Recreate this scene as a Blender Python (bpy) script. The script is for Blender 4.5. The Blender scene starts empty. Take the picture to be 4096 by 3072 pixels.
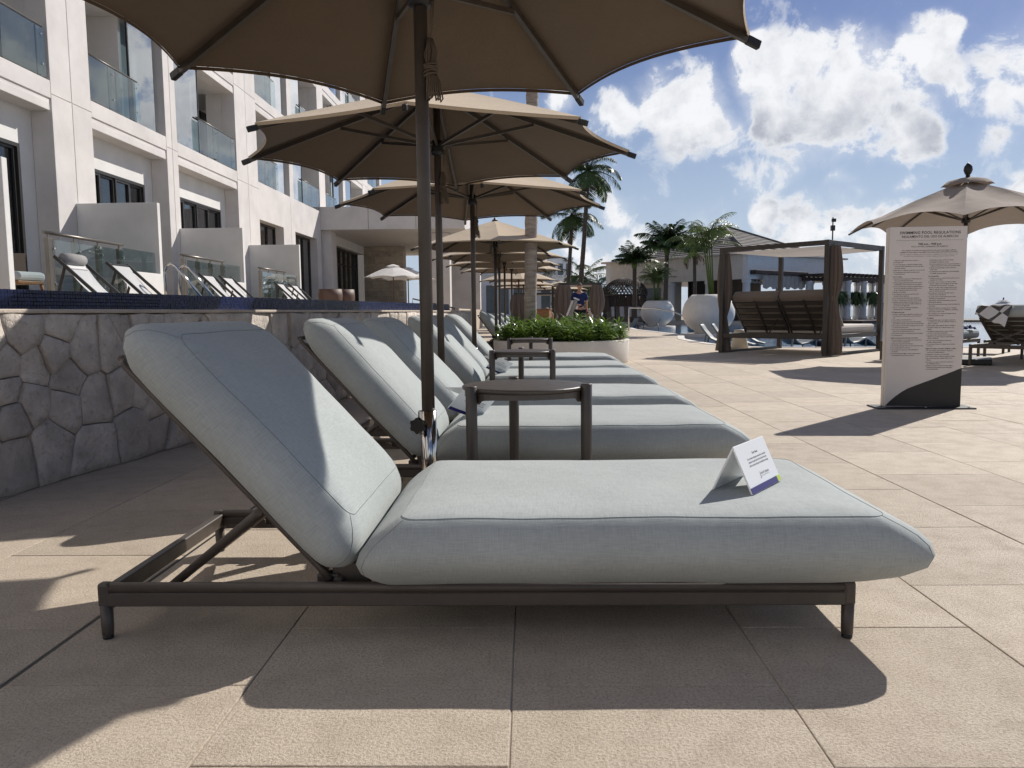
import bpy, bmesh, math, random
from mathutils import Vector, Matrix, noise
R = math.radians
random.seed(7)
SC = bpy.context.scene
COL = SC.collection

# ---------------------------------------------------------------- camera
IW, IH, FPX, EYE = 4096, 3072, 3077.0, 0.85
PITCH, ROLL, YAW = math.atan(286 / FPX), R(0.6), math.atan(67 / FPX)
FW = Vector((-math.sin(YAW) * math.cos(PITCH), math.cos(YAW) * math.cos(PITCH), -math.sin(PITCH)))
RT0 = Vector((math.cos(YAW), math.sin(YAW), 0)); UP0 = RT0.cross(FW)
RT = math.cos(ROLL) * RT0 - math.sin(ROLL) * UP0
UP = math.sin(ROLL) * RT0 + math.cos(ROLL) * UP0
EYEV = Vector((0, 0, EYE))
cam = bpy.data.cameras.new('camera'); camo = bpy.data.objects.new('camera', cam); COL.objects.link(camo)
camo.matrix_world = Matrix(((RT.x, UP.x, -FW.x, 0), (RT.y, UP.y, -FW.y, 0), (RT.z, UP.z, -FW.z, EYE), (0, 0, 0, 1)))
cam.sensor_width = 36; cam.lens = FPX / IW * 36; cam.clip_start = .05; cam.clip_end = 60000
SC.camera = camo
def ray(x, y): return FW + RT * ((x - IW / 2) / FPX) + UP * ((IH / 2 - y) / FPX)
def onZ(x, y, z=0.0):
    d = ray(x, y); return EYEV + d * ((z - EYE) / d.z)
def onY(x, y, Y):
    d = ray(x, y); return EYEV + d * (Y / d.y)
def onX(x, y, X):
    d = ray(x, y); return EYEV + d * (X / d.x)

# ---------------------------------------------------------------- sun, sky, exposure
SUN_AZ, SUN_EL = R(43.9), R(37.6)          # azimuth from +Y towards +X
SUND = Vector((math.sin(SUN_AZ) * math.cos(SUN_EL), math.cos(SUN_AZ) * math.cos(SUN_EL), math.sin(SUN_EL)))
sl = bpy.data.lights.new('sun', 'SUN'); sl.energy = 4.8; sl.angle = R(.53); sl.color = (1, .945, .87)
so = bpy.data.objects.new('sun', sl); COL.objects.link(so)
so.rotation_euler = (-SUND).to_track_quat('-Z', 'Y').to_euler(); so.location = SUND * 60
SKY_STRENGTH = 0.066
SC.view_settings.view_transform = 'Standard'; SC.view_settings.look = 'None'
SC.view_settings.exposure = 0.13; SC.view_settings.gamma = 1
SC.view_settings.use_curve_mapping = False
SC.render.engine = 'CYCLES'; SC.cycles.use_denoising = True
try: SC.cycles.denoiser = 'OPENIMAGEDENOISE'
except Exception: pass
SC.cycles.max_bounces = 7; SC.cycles.diffuse_bounces = 4; SC.cycles.glossy_bounces = 4; SC.cycles.transparent_max_bounces = 16; SC.cycles.transmission_bounces = 6
SC.cycles.caustics_reflective = False; SC.cycles.caustics_refractive = False; SC.cycles.sample_clamp_indirect = 6

class NT:
    """tiny node-tree helper"""
    def __init__(s, tree): s.t = tree; s.n = tree.nodes; s.l = tree.links
    def new(s, typ, **kw):
        nd = s.n.new(typ)
        for k, v in kw.items():
            if k.startswith('i_'):
                key = k[2:]; key = int(key) if key.isdigit() else key.replace('_', ' ')
                s.put(nd.inputs[key], v)
            else: setattr(nd, k, v)
        return nd
    def put(s, sock, v):
        if hasattr(v, 'is_linked') or hasattr(v, 'links'): s.l.new(v, sock)
        else: sock.default_value = v
    def math(s, op, a, b=None, c=None, clamp=False):
        nd = s.n.new('ShaderNodeMath'); nd.operation = op; nd.use_clamp = clamp
        for i, x in enumerate((a, b, c)):
            if x is not None: s.put(nd.inputs[i], x)
        return nd.outputs[0]
    def vmath(s, op, a, b=None, scale=None):
        nd = s.n.new('ShaderNodeVectorMath'); nd.operation = op; s.put(nd.inputs[0], a)
        if b is not None: s.put(nd.inputs[1], b)
        if scale is not None: s.put(nd.inputs['Scale'], scale)
        return nd
    def maprange(s, v, a, b, c=0., d=1., smooth=False):
        nd = s.n.new('ShaderNodeMapRange')
        if smooth: nd.interpolation_type = 'SMOOTHSTEP'
        for k, x in zip(range(5), (v, a, b, c, d)): s.put(nd.inputs[k], x)
        return nd.outputs[0]
    def mix(s, f, a, b, typ='MIX'):
        nd = s.n.new('ShaderNodeMix'); nd.data_type = 'RGBA'; nd.blend_type = typ
        s.put(nd.inputs[0], f); s.put(nd.inputs[6], a); s.put(nd.inputs[7], b)
        return nd.outputs[2]
    def noise(s, vec, scale, detail=4, rough=.55, dist=0, dim='3D'):
        nd = s.n.new('ShaderNodeTexNoise'); nd.noise_dimensions = dim
        if vec is not None: s.l.new(vec, nd.inputs['Vector'])
        nd.inputs['Scale'].default_value = scale; nd.inputs['Detail'].default_value = detail
        nd.inputs['Roughness'].default_value = rough; nd.inputs['Distortion'].default_value = dist
        return nd
def c4(c): return (c[0], c[1], c[2], 1.0)

# cumulus seen in the picture: (x, y, radius px, weight); the rest of the sky carries the same kind of cloud
def cl(x, y, r, w=1.0): return (2200 + x * .857, y * .857, r * .90, w)
CLOUDS = [cl(930, 240, 95), cl(1010, 340, 170), cl(1200, 330, 185), cl(1400, 320, 190), cl(1490, 430, 200), cl(1600, 560, 165), cl(1330, 540, 215),
          cl(1090, 520, 190), cl(1690, 640, 100), cl(1150, 690, 150, .7), cl(960, 840, 130, .55), cl(1060, 770, 120, .6),
          cl(320, 540, 120), cl(510, 490, 145), cl(690, 520, 165), cl(800, 580, 130), cl(600, 640, 140, .7),
          cl(1660, 230, 110), cl(1780, 320, 135), cl(1890, 380, 110, .85), cl(1820, 160, 75), cl(1860, 110, 50),
          cl(2090, 320, 130, .6), cl(2150, 450, 120, .75), cl(2100, 190, 90, .4), cl(2080, 650, 90, .6), cl(1640, 850, 60, .45), cl(1370, 840, 80, .55), cl(1440, 910, 60, .5),
          cl(310, 985, 110, .75), cl(150, 1180, 170, .6), cl(400, 1120, 140, .5), cl(1000, 985, 95), cl(1150, 1060, 180, .9), cl(1360, 1100, 190, .8),
          cl(1550, 1030, 110, .9), cl(1560, 1180, 210, .75), cl(1850, 1250, 230, .7), cl(2100, 1180, 260, .7), cl(2210, 890, 60), cl(740, 1080, 150, .5), cl(60, 480, 90, .9),
          cl(2400, 300, 260, .8), cl(2500, 1000, 240, .8)]
def build_world():
    w = bpy.data.worlds.new('World'); SC.world = w; w.use_nodes = True
    t = NT(w.node_tree); t.n.clear()
    # cloud density group
    g = bpy.data.node_groups.new('cloud_density', 'ShaderNodeTree')
    g.interface.new_socket('dir', in_out='INPUT', socket_type='NodeSocketVector')
    g.interface.new_socket('d', in_out='OUTPUT', socket_type='NodeSocketFloat'); g.interface.new_socket('acc', in_out='OUTPUT', socket_type='NodeSocketFloat')
    q = NT(g); gi = q.new('NodeGroupInput'); go = q.new('NodeGroupOutput')
    v = gi.outputs[0]
    warp = q.vmath('SUBTRACT', q.noise(v, 9, 3, .6).outputs['Color'], (.5, .5, .5)).outputs[0]
    wv = q.vmath('ADD', v, q.vmath('SCALE', warp, scale=.075).outputs[0]).outputs[0]
    wv = q.vmath('NORMALIZE', wv).outputs[0]
    acc = None
    for (x, y, r, wt) in CLOUDS:
        c = ray(x, y).normalized()
        dist = q.vmath('DISTANCE', wv, tuple(c)).outputs['Value']
        b = q.maprange(dist, 0.0, 1.25 * r / FPX, wt, 0.0)
        if acc is None: acc = b
        else: acc = q.math('SMOOTH_MAX', acc, b, .22)
    # elsewhere: free cumulus field of the same cover
    view = ray(3150, 620).normalized()
    away = q.maprange(q.vmath('DISTANCE', v, tuple(view)).outputs['Value'], .42, .62, 0, 1, True)
    gen = q.maprange(q.noise(v, 3.2, 4, .55).outputs['Fac'], .52, .74, 0, .85)
    acc = q.math('MAXIMUM', acc, q.math('MULTIPLY', gen, away))
    def vor(s, k):
        nd = q.new('ShaderNodeTexVoronoi'); nd.feature = 'F1'; nd.inputs['Scale'].default_value = s
        q.l.new(q.vmath('ADD', v, q.vmath('SCALE', warp, scale=.022).outputs[0]).outputs[0], nd.inputs['Vector']); return q.math('SUBTRACT', 1.0, nd.outputs['Distance'])
    bil = q.math('MULTIPLY_ADD', vor(26, 0), .62, q.math('MULTIPLY', vor(58, 0), .38))
    n1 = q.math('ADD', q.math('MULTIPLY_ADD', q.noise(v, 19, 9, .64, .35).outputs['Fac'], 1.5, -.25), q.math('MULTIPLY_ADD', bil, .30, -.175)); n2 = q.noise(v, 90, 5, .72).outputs['Fac']
    d = q.math('ADD', q.math('MULTIPLY', acc, 1.25), q.math('MULTIPLY', q.math('SUBTRACT', n1, .5), 1.65))
    d = q.math('ADD', d, q.math('MULTIPLY', q.math('SUBTRACT', n2, .5), .40))
    d = q.math('SUBTRACT', d, .24)
    d = q.math('MULTIPLY', d, q.maprange(acc, 0, .10, 0, 1))
    q.l.new(d, go.inputs[0]); q.l.new(acc, go.inputs[1])
    tc = t.new('ShaderNodeTexCoord'); dirv = tc.outputs['Generated']
    sky = t.new('ShaderNodeTexSky', sky_type='NISHITA'); sky.sun_disc = False
    sky.sun_elevation = SUN_EL; sky.sun_rotation = SUN_AZ; sky.altitude = 0; sky.air_density = 1.0; sky.dust_density = .25; sky.ozone_density = 4.5
    def dens(vec):
        nd = t.new('ShaderNodeGroup'); nd.node_tree = g; t.l.new(vec, nd.inputs[0]); return nd.outputs[0], nd.outputs[1]
    d0, a0 = dens(dirv)
    off = t.vmath('ADD', dirv, (SUND.x * .02, SUND.y * .02, .075)).outputs[0]
    d1, a1 = dens(off)
    alpha = t.math('MULTIPLY', t.maprange(d0, -.04, .46, 0, .97, True), t.maprange(a0, .05, .42, .30, 1.0, True))
    veil = t.math('MULTIPLY', t.maprange(a0, .04, .85, 0, .50, True), t.maprange(d0, -.45, .25, .25, 1., True))      # soft hazy skirt of each cloud
    alpha = t.math('MAXIMUM', alpha, veil)
    thick = t.maprange(d0, .08, .85, 0, 1, True)
    shade = t.maprange(t.math('SUBTRACT', a1, a0), -.55, .35, 0, 1, True); bil2 = t.noise(dirv, 24, 6, .62).outputs['Fac']   # 1 = more cloud towards the sun
    dark = t.math('MULTIPLY', t.math('MULTIPLY_ADD', t.maprange(bil2, .30, .70, -.30, .55), .9, t.math('MULTIPLY', shade, .75)), thick, clamp=True)
    k = 1 / SKY_STRENGTH
    ccol = t.mix(dark, c4((.86 * k, .87 * k, .89 * k)), c4((.42 * k, .445 * k, .51 * k)))
    sep = t.new('ShaderNodeSeparateXYZ'); t.l.new(dirv, sep.inputs[0])
    hz = t.maprange(sep.outputs[2], -.02, .36, .86, 0.03, True)
    skyc = t.mix(hz, t.mix(t.maprange(sep.outputs[2], .02, .30, 0, 1), sky.outputs[0], t.mix(1., sky.outputs[0], c4((.90, .83, .95)), 'MULTIPLY')), c4((.47 * k, .55 * k, .68 * k)))      # sea haze low in the sky
    col = t.mix(alpha, skyc, ccol)
    bg = t.new('ShaderNodeBackground'); bg.inputs['Strength'].default_value = SKY_STRENGTH
    t.l.new(col, bg.inputs[0]); out = t.new('ShaderNodeOutputWorld'); t.l.new(bg.outputs[0], out.inputs[0])
    w.cycles.sampling_method = 'MANUAL'; w.cycles.sample_map_resolution = 256
build_world()

# ---------------------------------------------------------------- materials
MATS = {}
def nodemat(name):
    m = bpy.data.materials.new(name); m.use_nodes = True
    t = NT(m.node_tree); t.n.clear()
    out = t.new('ShaderNodeOutputMaterial'); MATS[name] = m
    return m, t, out
def mat(name, col, rough=.6, metal=0., var=.12, vscale=3., bump=0., bscale=80., bdet=4, spec=.5, col2=None, rand=0., coat=0., stretch=None, trans=0., speck=0., speck_scale=60., sheen=0., vdet=5):
    m, t, out = nodemat(name)
    tc = t.new('ShaderNodeTexCoord'); vec = tc.outputs['Object']
    oi = t.new('ShaderNodeObjectInfo')
    vec = t.vmath('ADD', vec, t.vmath('SCALE', (17.3, 9.1, 5.7), scale=oi.outputs['Random']).outputs[0]).outputs[0]
    if stretch: vec2 = t.vmath('MULTIPLY', vec, stretch).outputs[0]
    else: vec2 = vec
    n = t.noise(vec2, vscale, vdet, .6).outputs['Fac']
    f = t.maprange(n, .3, .7, 0, 1)
    a = col; b = col2 if col2 else tuple(max(0, x * (1 - 2 * var)) for x in col)
    if not col2: a = tuple(x * (1 + var * .6) for x in col)
    c = t.mix(f, c4(a), c4(b))
    if rand:
        rr = t.maprange(oi.outputs['Random'], 0, 1, 1 - rand, 1 + rand)
        cmb = t.new('ShaderNodeCombineColor'); [t.put(cmb.inputs[i], rr) for i in range(3)]
        c = t.mix(1., c, cmb.outputs[0], 'MULTIPLY')
    if speck:
        sn = t.noise(vec, speck_scale, 3, .7).outputs['Fac']
        c = t.mix(t.maprange(sn, .56, .72, 0, speck), c, c4(tuple(x * .45 for x in col)))
    p = t.new('ShaderNodeBsdfPrincipled'); t.l.new(c, p.inputs['Base Color'])
    t.put(p.inputs['Roughness'], t.maprange(n, .2, .8, max(0, rough - .08), min(1, rough + .08)))
    p.inputs['Metallic'].default_value = metal; p.inputs['Specular IOR Level'].default_value = spec
    p.inputs['Coat Weight'].default_value = coat
    if sheen: p.inputs['Sheen Weight'].default_value = sheen
    if bump:
        bn = t.noise(vec2, bscale, bdet, .6).outputs['Fac']
        bp = t.new('ShaderNodeBump'); bp.inputs['Strength'].default_value = min(1, bump); bp.inputs['Distance'].default_value = .01 * max(1, bump)
        t.l.new(bn, bp.inputs['Height']); t.l.new(bp.outputs[0], p.inputs['Normal'])
    sh = p.outputs[0]
    if trans:
        tr = t.new('ShaderNodeBsdfTranslucent'); t.l.new(c, tr.inputs[0])
        mx = t.new('ShaderNodeMixShader'); mx.inputs[0].default_value = trans; t.l.new(sh, mx.inputs[1]); t.l.new(tr.outputs[0], mx.inputs[2]); sh = mx.outputs[0]
    t.l.new(sh, out.inputs[0]); return m
def glassmat(name, tint=(.86, .93, .92), refl=1.0, ior=1.5, rough=0.0):
    m, t, out = nodemat(name)
    tr = t.new('ShaderNodeBsdfTransparent'); tr.inputs[0].default_value = c4(tint)
    gl = t.new('ShaderNodeBsdfGlossy'); gl.inputs['Roughness'].default_value = rough
    g_ = t.new('ShaderNodeNewGeometry'); dt = t.math('ABSOLUTE', t.vmath('DOT_PRODUCT', g_.outputs['Normal'], g_.outputs['Incoming']).outputs['Value'])
    f = t.math('MULTIPLY_ADD', t.math('POWER', t.math('SUBTRACT', 1.0, dt, clamp=True), 5.0), .96, .04)      # Schlick, same from both sides
    f = t.math('MULTIPLY', f, refl, clamp=True)
    mx = t.new('ShaderNodeMixShader'); t.l.new(f, mx.inputs[0]); t.l.new(tr.outputs[0], mx.inputs[1]); t.l.new(gl.outputs[0], mx.inputs[2])
    t.l.new(mx.outputs[0], out.inputs[0]); return m
def watermat(name, col, scale, bump, rough=.04, dist=.05, stretch=(1, 1, 1)):
    m, t, out = nodemat(name)
    tc = t.new('ShaderNodeTexCoord'); v = t.vmath('MULTIPLY', tc.outputs['Object'], stretch).outputs[0]
    n1 = t.noise(v, scale, 5, .6, .3).outputs['Fac']; n2 = t.noise(v, scale * .23, 3, .5).outputs['Fac']
    h = t.math('ADD', n1, t.math('MULTIPLY', n2, 2.0))
    p = t.new('ShaderNodeBsdfPrincipled')
    t.l.new(t.mix(t.maprange(n2, .35, .65), c4(col), c4(tuple(x * .7 for x in col))), p.inputs['Base Color'])
    p.inputs['Roughness'].default_value = rough; p.inputs['IOR'].default_value = 1.33
    bp = t.new('ShaderNodeBump'); bp.inputs['Strength'].default_value = bump; bp.inputs['Distance'].default_value = dist
    t.l.new(h, bp.inputs['Height']); t.l.new(bp.outputs[0], p.inputs['Normal']); t.l.new(p.outputs[0], out.inputs[0]); return m
def fabric(name, col, scale=900., weave=.35, trans=0., var=.05, under=None):
    m, t, out = nodemat(name)
    tc = t.new('ShaderNodeTexCoord'); v = tc.outputs['Object']
    oi = t.new('ShaderNodeObjectInfo')
    v = t.vmath('ADD', v, t.vmath('SCALE', (3.1, 7.7, 1.9), scale=oi.outputs['Random']).outputs[0]).outputs[0]
    nx = t.noise(t.vmath('MULTIPLY', v, (1, .05, .05)).outputs[0], scale, 2, .5).outputs['Fac']
    ny = t.noise(t.vmath('MULTIPLY', v, (.05, 1, 1)).outputs[0], scale, 2, .5).outputs['Fac']
    big = t.noise(v, 3.5, 5, .6).outputs['Fac']
    thr = t.math('ADD', nx, ny)
    f = t.maprange(thr, .75, 1.25, 1 - weave, 1 + weave * .6)
    f = t.math('MULTIPLY', f, t.maprange(big, .3, .7, 1 - var, 1 + var))
    cmb = t.new('ShaderNodeCombineColor'); [t.put(cmb.inputs[i], f) for i in range(3)]
    cc = c4(col)
    if under: cc = t.mix(t.new('ShaderNodeNewGeometry').outputs['Backfacing'], c4(under), c4(col))      # underside shade painted in as a darker cloth colour
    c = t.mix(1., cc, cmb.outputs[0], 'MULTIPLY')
    p = t.new('ShaderNodeBsdfPrincipled'); t.l.new(c, p.inputs['Base Color']); p.inputs['Roughness'].default_value = .92
    p.inputs['Specular IOR Level'].default_value = .2; p.inputs['Sheen Weight'].default_value = .12; p.inputs['Sheen Roughness'].default_value = .6
    wr = t.noise(v, 7, 3, .5).outputs['Fac']
    bp = t.new('ShaderNodeBump'); bp.inputs['Strength'].default_value = .5; bp.inputs['Distance'].default_value = .0008; t.l.new(thr, bp.inputs['Height'])
    bp2 = t.new('ShaderNodeBump'); bp2.inputs['Strength'].default_value = .38; bp2.inputs['Distance'].default_value = .012; t.l.new(wr, bp2.inputs['Height']); t.l.new(bp.outputs[0], bp2.inputs['Normal'])
    t.l.new(bp2.outputs[0], p.inputs['Normal'])
    sh = p.outputs[0]
    if trans:
        tr = t.new('ShaderNodeBsdfTranslucent'); t.l.new(c, tr.inputs[0])
        mx = t.new('ShaderNodeMixShader'); mx.inputs[0].default_value = trans; t.l.new(sh, mx.inputs[1]); t.l.new(tr.outputs[0], mx.inputs[2]); sh = mx.outputs[0]
    t.l.new(sh, out.inputs[0]); return m
def pavemat(name, brick):
    """sandblasted limestone: pitted, mottled; far sheet carries the joints as well"""
    m, t, out = nodemat(name)
    tc = t.new('ShaderNodeTexCoord'); g = t.new('ShaderNodeNewGeometry'); v = g.outputs['Position']
    oi = t.new('ShaderNodeObjectInfo')
    big = t.noise(v, 1.3, 5, .6).outputs['Fac']; mid = t.noise(v, 9, 5, .65).outputs['Fac']
    streak = t.noise(t.vmath('MULTIPLY', v, (2.2, 14, 1)).outputs[0], 2.0, 5, .7).outputs['Fac']
    fine = t.noise(v, 330, 3, .75).outputs['Fac']
    c = t.mix(t.maprange(big, .3, .7), c4((.66, .575, .462)), c4((.585, .50, .392)))
    c = t.mix(t.math('MULTIPLY', t.maprange(mid, .45, .75), .45), c, c4((.36, .29, .225)))
    c = t.mix(t.math('MULTIPLY', t.maprange(streak, .55, .8), .35), c, c4((.34, .275, .22)))
    c = t.mix(t.math('MULTIPLY', t.maprange(fine, .46, .68), .45), c, c4((.31, .245, .19)))
    grain = t.noise(v, 140, 4, .7).outputs['Fac']; c = t.mix(t.math('MULTIPLY', t.maprange(grain, .47, .60), .62), c, c4((.33, .262, .20)))
    st = t.noise(v, 3.1, 6, .75, .6).outputs['Fac']
    c = t.mix(t.math('MULTIPLY', t.maprange(st, .62, .76), .42), c, c4((.20, .155, .12)))
    if not brick:
        rr = t.maprange(oi.outputs['Random'], 0, 1, .89, 1.07); cmb = t.new('ShaderNodeCombineColor'); [t.put(cmb.inputs[i], rr) for i in range(3)]
        c = t.mix(1., c, cmb.outputs[0], 'MULTIPLY')
    h = t.math('ADD', grain, t.math('MULTIPLY', fine, .5))
    if brick:
        br = t.new('ShaderNodeTexBrick'); br.offset = .5; br.squash = 1
        rot = t.vmath('ADD', v, (0.043, 0, 0)).outputs[0]
        sw = t.new('ShaderNodeSeparateXYZ'); t.l.new(rot, sw.inputs[0]); cb = t.new('ShaderNodeCombineXYZ'); t.l.new(sw.outputs[1], cb.inputs[0]); t.l.new(sw.outputs[0], cb.inputs[1])
        t.l.new(cb.outputs[0], br.inputs['Vector']); br.inputs['Scale'].default_value = 1; br.inputs['Brick Width'].default_value = .64; br.inputs['Row Height'].default_value = .607
        br.inputs['Mortar Size'].default_value = .004; br.inputs['Mortar Smooth'].default_value = .2
        br.inputs['Color1'].default_value = (1.05, 1.05, 1.05, 1); br.inputs['Color2'].default_value = (.93, .93, .93, 1); br.inputs['Mortar'].default_value = (.52, .5, .48, 1)
        c = t.mix(1., c, br.outputs['Color'], 'MULTIPLY')
        h = t.math('SUBTRACT', h, t.math('MULTIPLY', br.outputs['Fac'], .6))
    p = t.new('ShaderNodeBsdfPrincipled'); t.l.new(c, p.inputs['Base Color']); t.put(p.inputs['Roughness'], t.maprange(mid, .3, .7, .62, .82)); p.inputs['Specular IOR Level'].default_value = .35
    bp = t.new('ShaderNodeBump'); bp.inputs['Strength'].default_value = 1.0; bp.inputs['Distance'].default_value = .0048
    t.l.new(h, bp.inputs['Height']); t.l.new(bp.outputs[0], p.inputs['Normal']); t.l.new(p.outputs[0], out.inputs[0]); return m

pavemat('paving', False); pavemat('paving_far', True)
mat('joint', (.52, .45, .37), .9, bump=.4, bscale=200)
mat('slot_black', (.006, .006, .007), .6)
mat('wallstone', (.66, .59, .52), .88, var=.18, vscale=5, bump=2.2, bscale=24, bdet=8, rand=.17, speck=.6, speck_scale=24)
mat('mortar', (.22, .185, .16), .95, bump=.5, bscale=90)
mat('coping', (.56, .48, .40), .8, var=.1, bump=.5, bscale=60, rand=.06)
mat('cobalt_tile', (.010, .017, .075), .28, var=.35, vscale=9, col2=(.006, .009, .032), rand=.45, spec=.35, bump=.12, bscale=30)
mat('grout', (.018, .022, .05), .7)
mat('stucco', (.665, .632, .61), .9, var=.07, vscale=1.2, bump=.5, bscale=140, spec=.25)
mat('stucco_white', (.70, .69, .67), .88, var=.05, vscale=1.4, bump=.3, bscale=120, spec=.25)
mat('soffit', (.62, .60, .58), .9, var=.04)
mat('window_frame', (.022, .020, .019), .4, var=.1)
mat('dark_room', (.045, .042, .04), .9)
mat('curtain', (.48, .50, .52), .9, var=.25, vscale=10, stretch=(1, 8, .3))
glassmat('balcony_glass', (.80, .88, .89), 1.6)
glassmat('window_glass', (.45, .50, .52), 2.2)
glassmat('bay_glass', (.55, .64, .66), 5.0)
mat('steel_taupe', (.16, .145, .125), .35, metal=.6)
mat('chrome', (.62, .60, .57), .12, metal=1., var=.05)
mat('frame_metal', (.074, .060, .050), .42, var=.08, vscale=20, bump=.12, bscale=500, spec=.5)
mat('table_metal', (.066, .054, .046), .38, var=.06, vscale=12, bump=.1, bscale=500)
mat('black_plastic', (.008, .008, .008), .45)
fabric('cushion', (.385, .418, .414), 600, .15, var=.06)
mat('seam', (.24, .27, .27), .9)
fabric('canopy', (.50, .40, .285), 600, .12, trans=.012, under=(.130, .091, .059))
fabric('canopy_taupe', (.33, .27, .225), 600, .12, trans=.10)
fabric('canopy_white', (.75, .74, .72), 600, .08, trans=.25)
mat('rope', (.14, .105, .075), .9, bump=.6, bscale=300)
mat('card_white', (.82, .83, .84), .3, var=.02)
mat('card_ink', (.02, .02, .03), .6); mat('card_purple', (.035, .018, .17), .3); mat('card_lime', (.55, .66, .06), .3)
mat('sign_white', (.66, .615, .58), .45, var=.03); mat('sign_dark', (.016, .013, .012), .45); mat('sign_ink', (.035, .03, .03), .6)
mat('planter_white', (.70, .66, .60), .85, var=.06, vscale=2, bump=.35, bscale=90)
mat('soil', (.035, .024, .016), 1., bump=.8, bscale=40)
mat('leaf', (.10, .19, .030), .30, var=.4, vscale=8, col2=(.19, .27, .055), trans=.32, spec=.5)
mat('palm_leaf', (.035, .075, .018), .4, var=.4, vscale=6, col2=(.065, .105, .026), trans=.22)
mat('palm_leaf_young', (.095, .16, .035), .4, var=.4, vscale=6, col2=(.16, .20, .05), trans=.32)
mat('frond_dry', (.12, .075, .035), .8, var=.3)
mat('palm_bark', (.46, .40, .345), .95, var=.35, vscale=5, bump=1.4, bscale=22, stretch=(1, 1, 5), col2=(.24, .195, .165), speck=.8, speck_scale=7)
mat('palm_bark_dark', (.11, .09, .072), .95, var=.3, vscale=8, bump=1, bscale=20, stretch=(1, 1, 4))
mat('wood', (.30, .14, .055), .55, var=.3, vscale=4, stretch=(1, 1, 12))
mat('cabana_metal', (.05, .042, .037), .45)
fabric('cabana_cushion', (.19, .155, .13), 500, .12)
fabric('cabana_cushion_light', (.62, .58, .53), 500, .1)
fabric('curtain_brown', (.155, .122, .102), 400, .2)
fabric('canopy_cloth', (.50, .46, .43), 400, .1, trans=.3)
mat('wicker', (.06, .047, .04), .8, bump=.5, bscale=80)
mat('globe_white', (.74, .71, .66), .7, var=.05, bump=.25, bscale=60)
mat('resin_grey', (.21, .23, .23), .5)
mat('cream_resin', (.55, .50, .40), .5)
watermat('pool_water', (.022, .10, .22), 2.2, .45, .04, .05)
watermat('lap_water', (.02, .07, .16), 2.2, .35, .05, .05)
watermat('sea_water', (.035, .11, .15), .35, .9, .12, .5, (1, .5, 1))
mat('pool_floor', (.03, .12, .26), .6)
mat('sand', (.5, .42, .32), 1.)
mat('land', (.32, .28, .23), .95)
mat('roof_tile', (.165, .15, .145), .8, var=.2, vscale=2, bump=.3, bscale=20)
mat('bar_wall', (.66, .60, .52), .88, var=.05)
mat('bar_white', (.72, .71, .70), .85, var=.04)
mat('dark_wood', (.05, .028, .02), .6, var=.2)
mat('bar_dark', (.03, .024, .022), .8)
mat('deck_wood', (.09, .05, .04), .7)
mat('far_white', (.72, .74, .77), .9, var=.04); mat('far_window', (.12, .15, .17), .4)
mat('clad_stone', (.50, .43, .35), .9, var=.14, rand=.16, bump=.4, bscale=40)
mat('skin', (.48, .25, .17), .55, var=.06); mat('shirt_blue', (.012, .022, .10), .9, var=.15); mat('shorts_black', (.008, .008, .011), .9)
mat('hair_grey', (.10, .085, .075), .8); mat('towel_grey', (.30, .29, .28), .95, bump=.5, bscale=200); mat('towel_white', (.75, .74, .73), .95, bump=.5, bscale=200)
mat('shoe_white', (.6, .6, .6), .7); mat('shirt_tan', (.34, .28, .20), .9)
mat('sling_white', (.50, .50, .50), .9, var=.05); mat('brown_shell', (.10, .055, .04), .6)
mat('flower', (.5, .04, .12), .6)
mat('face_dark', (.03, .02, .018), .7); mat('watch_black', (.01, .01, .01), .4)

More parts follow.
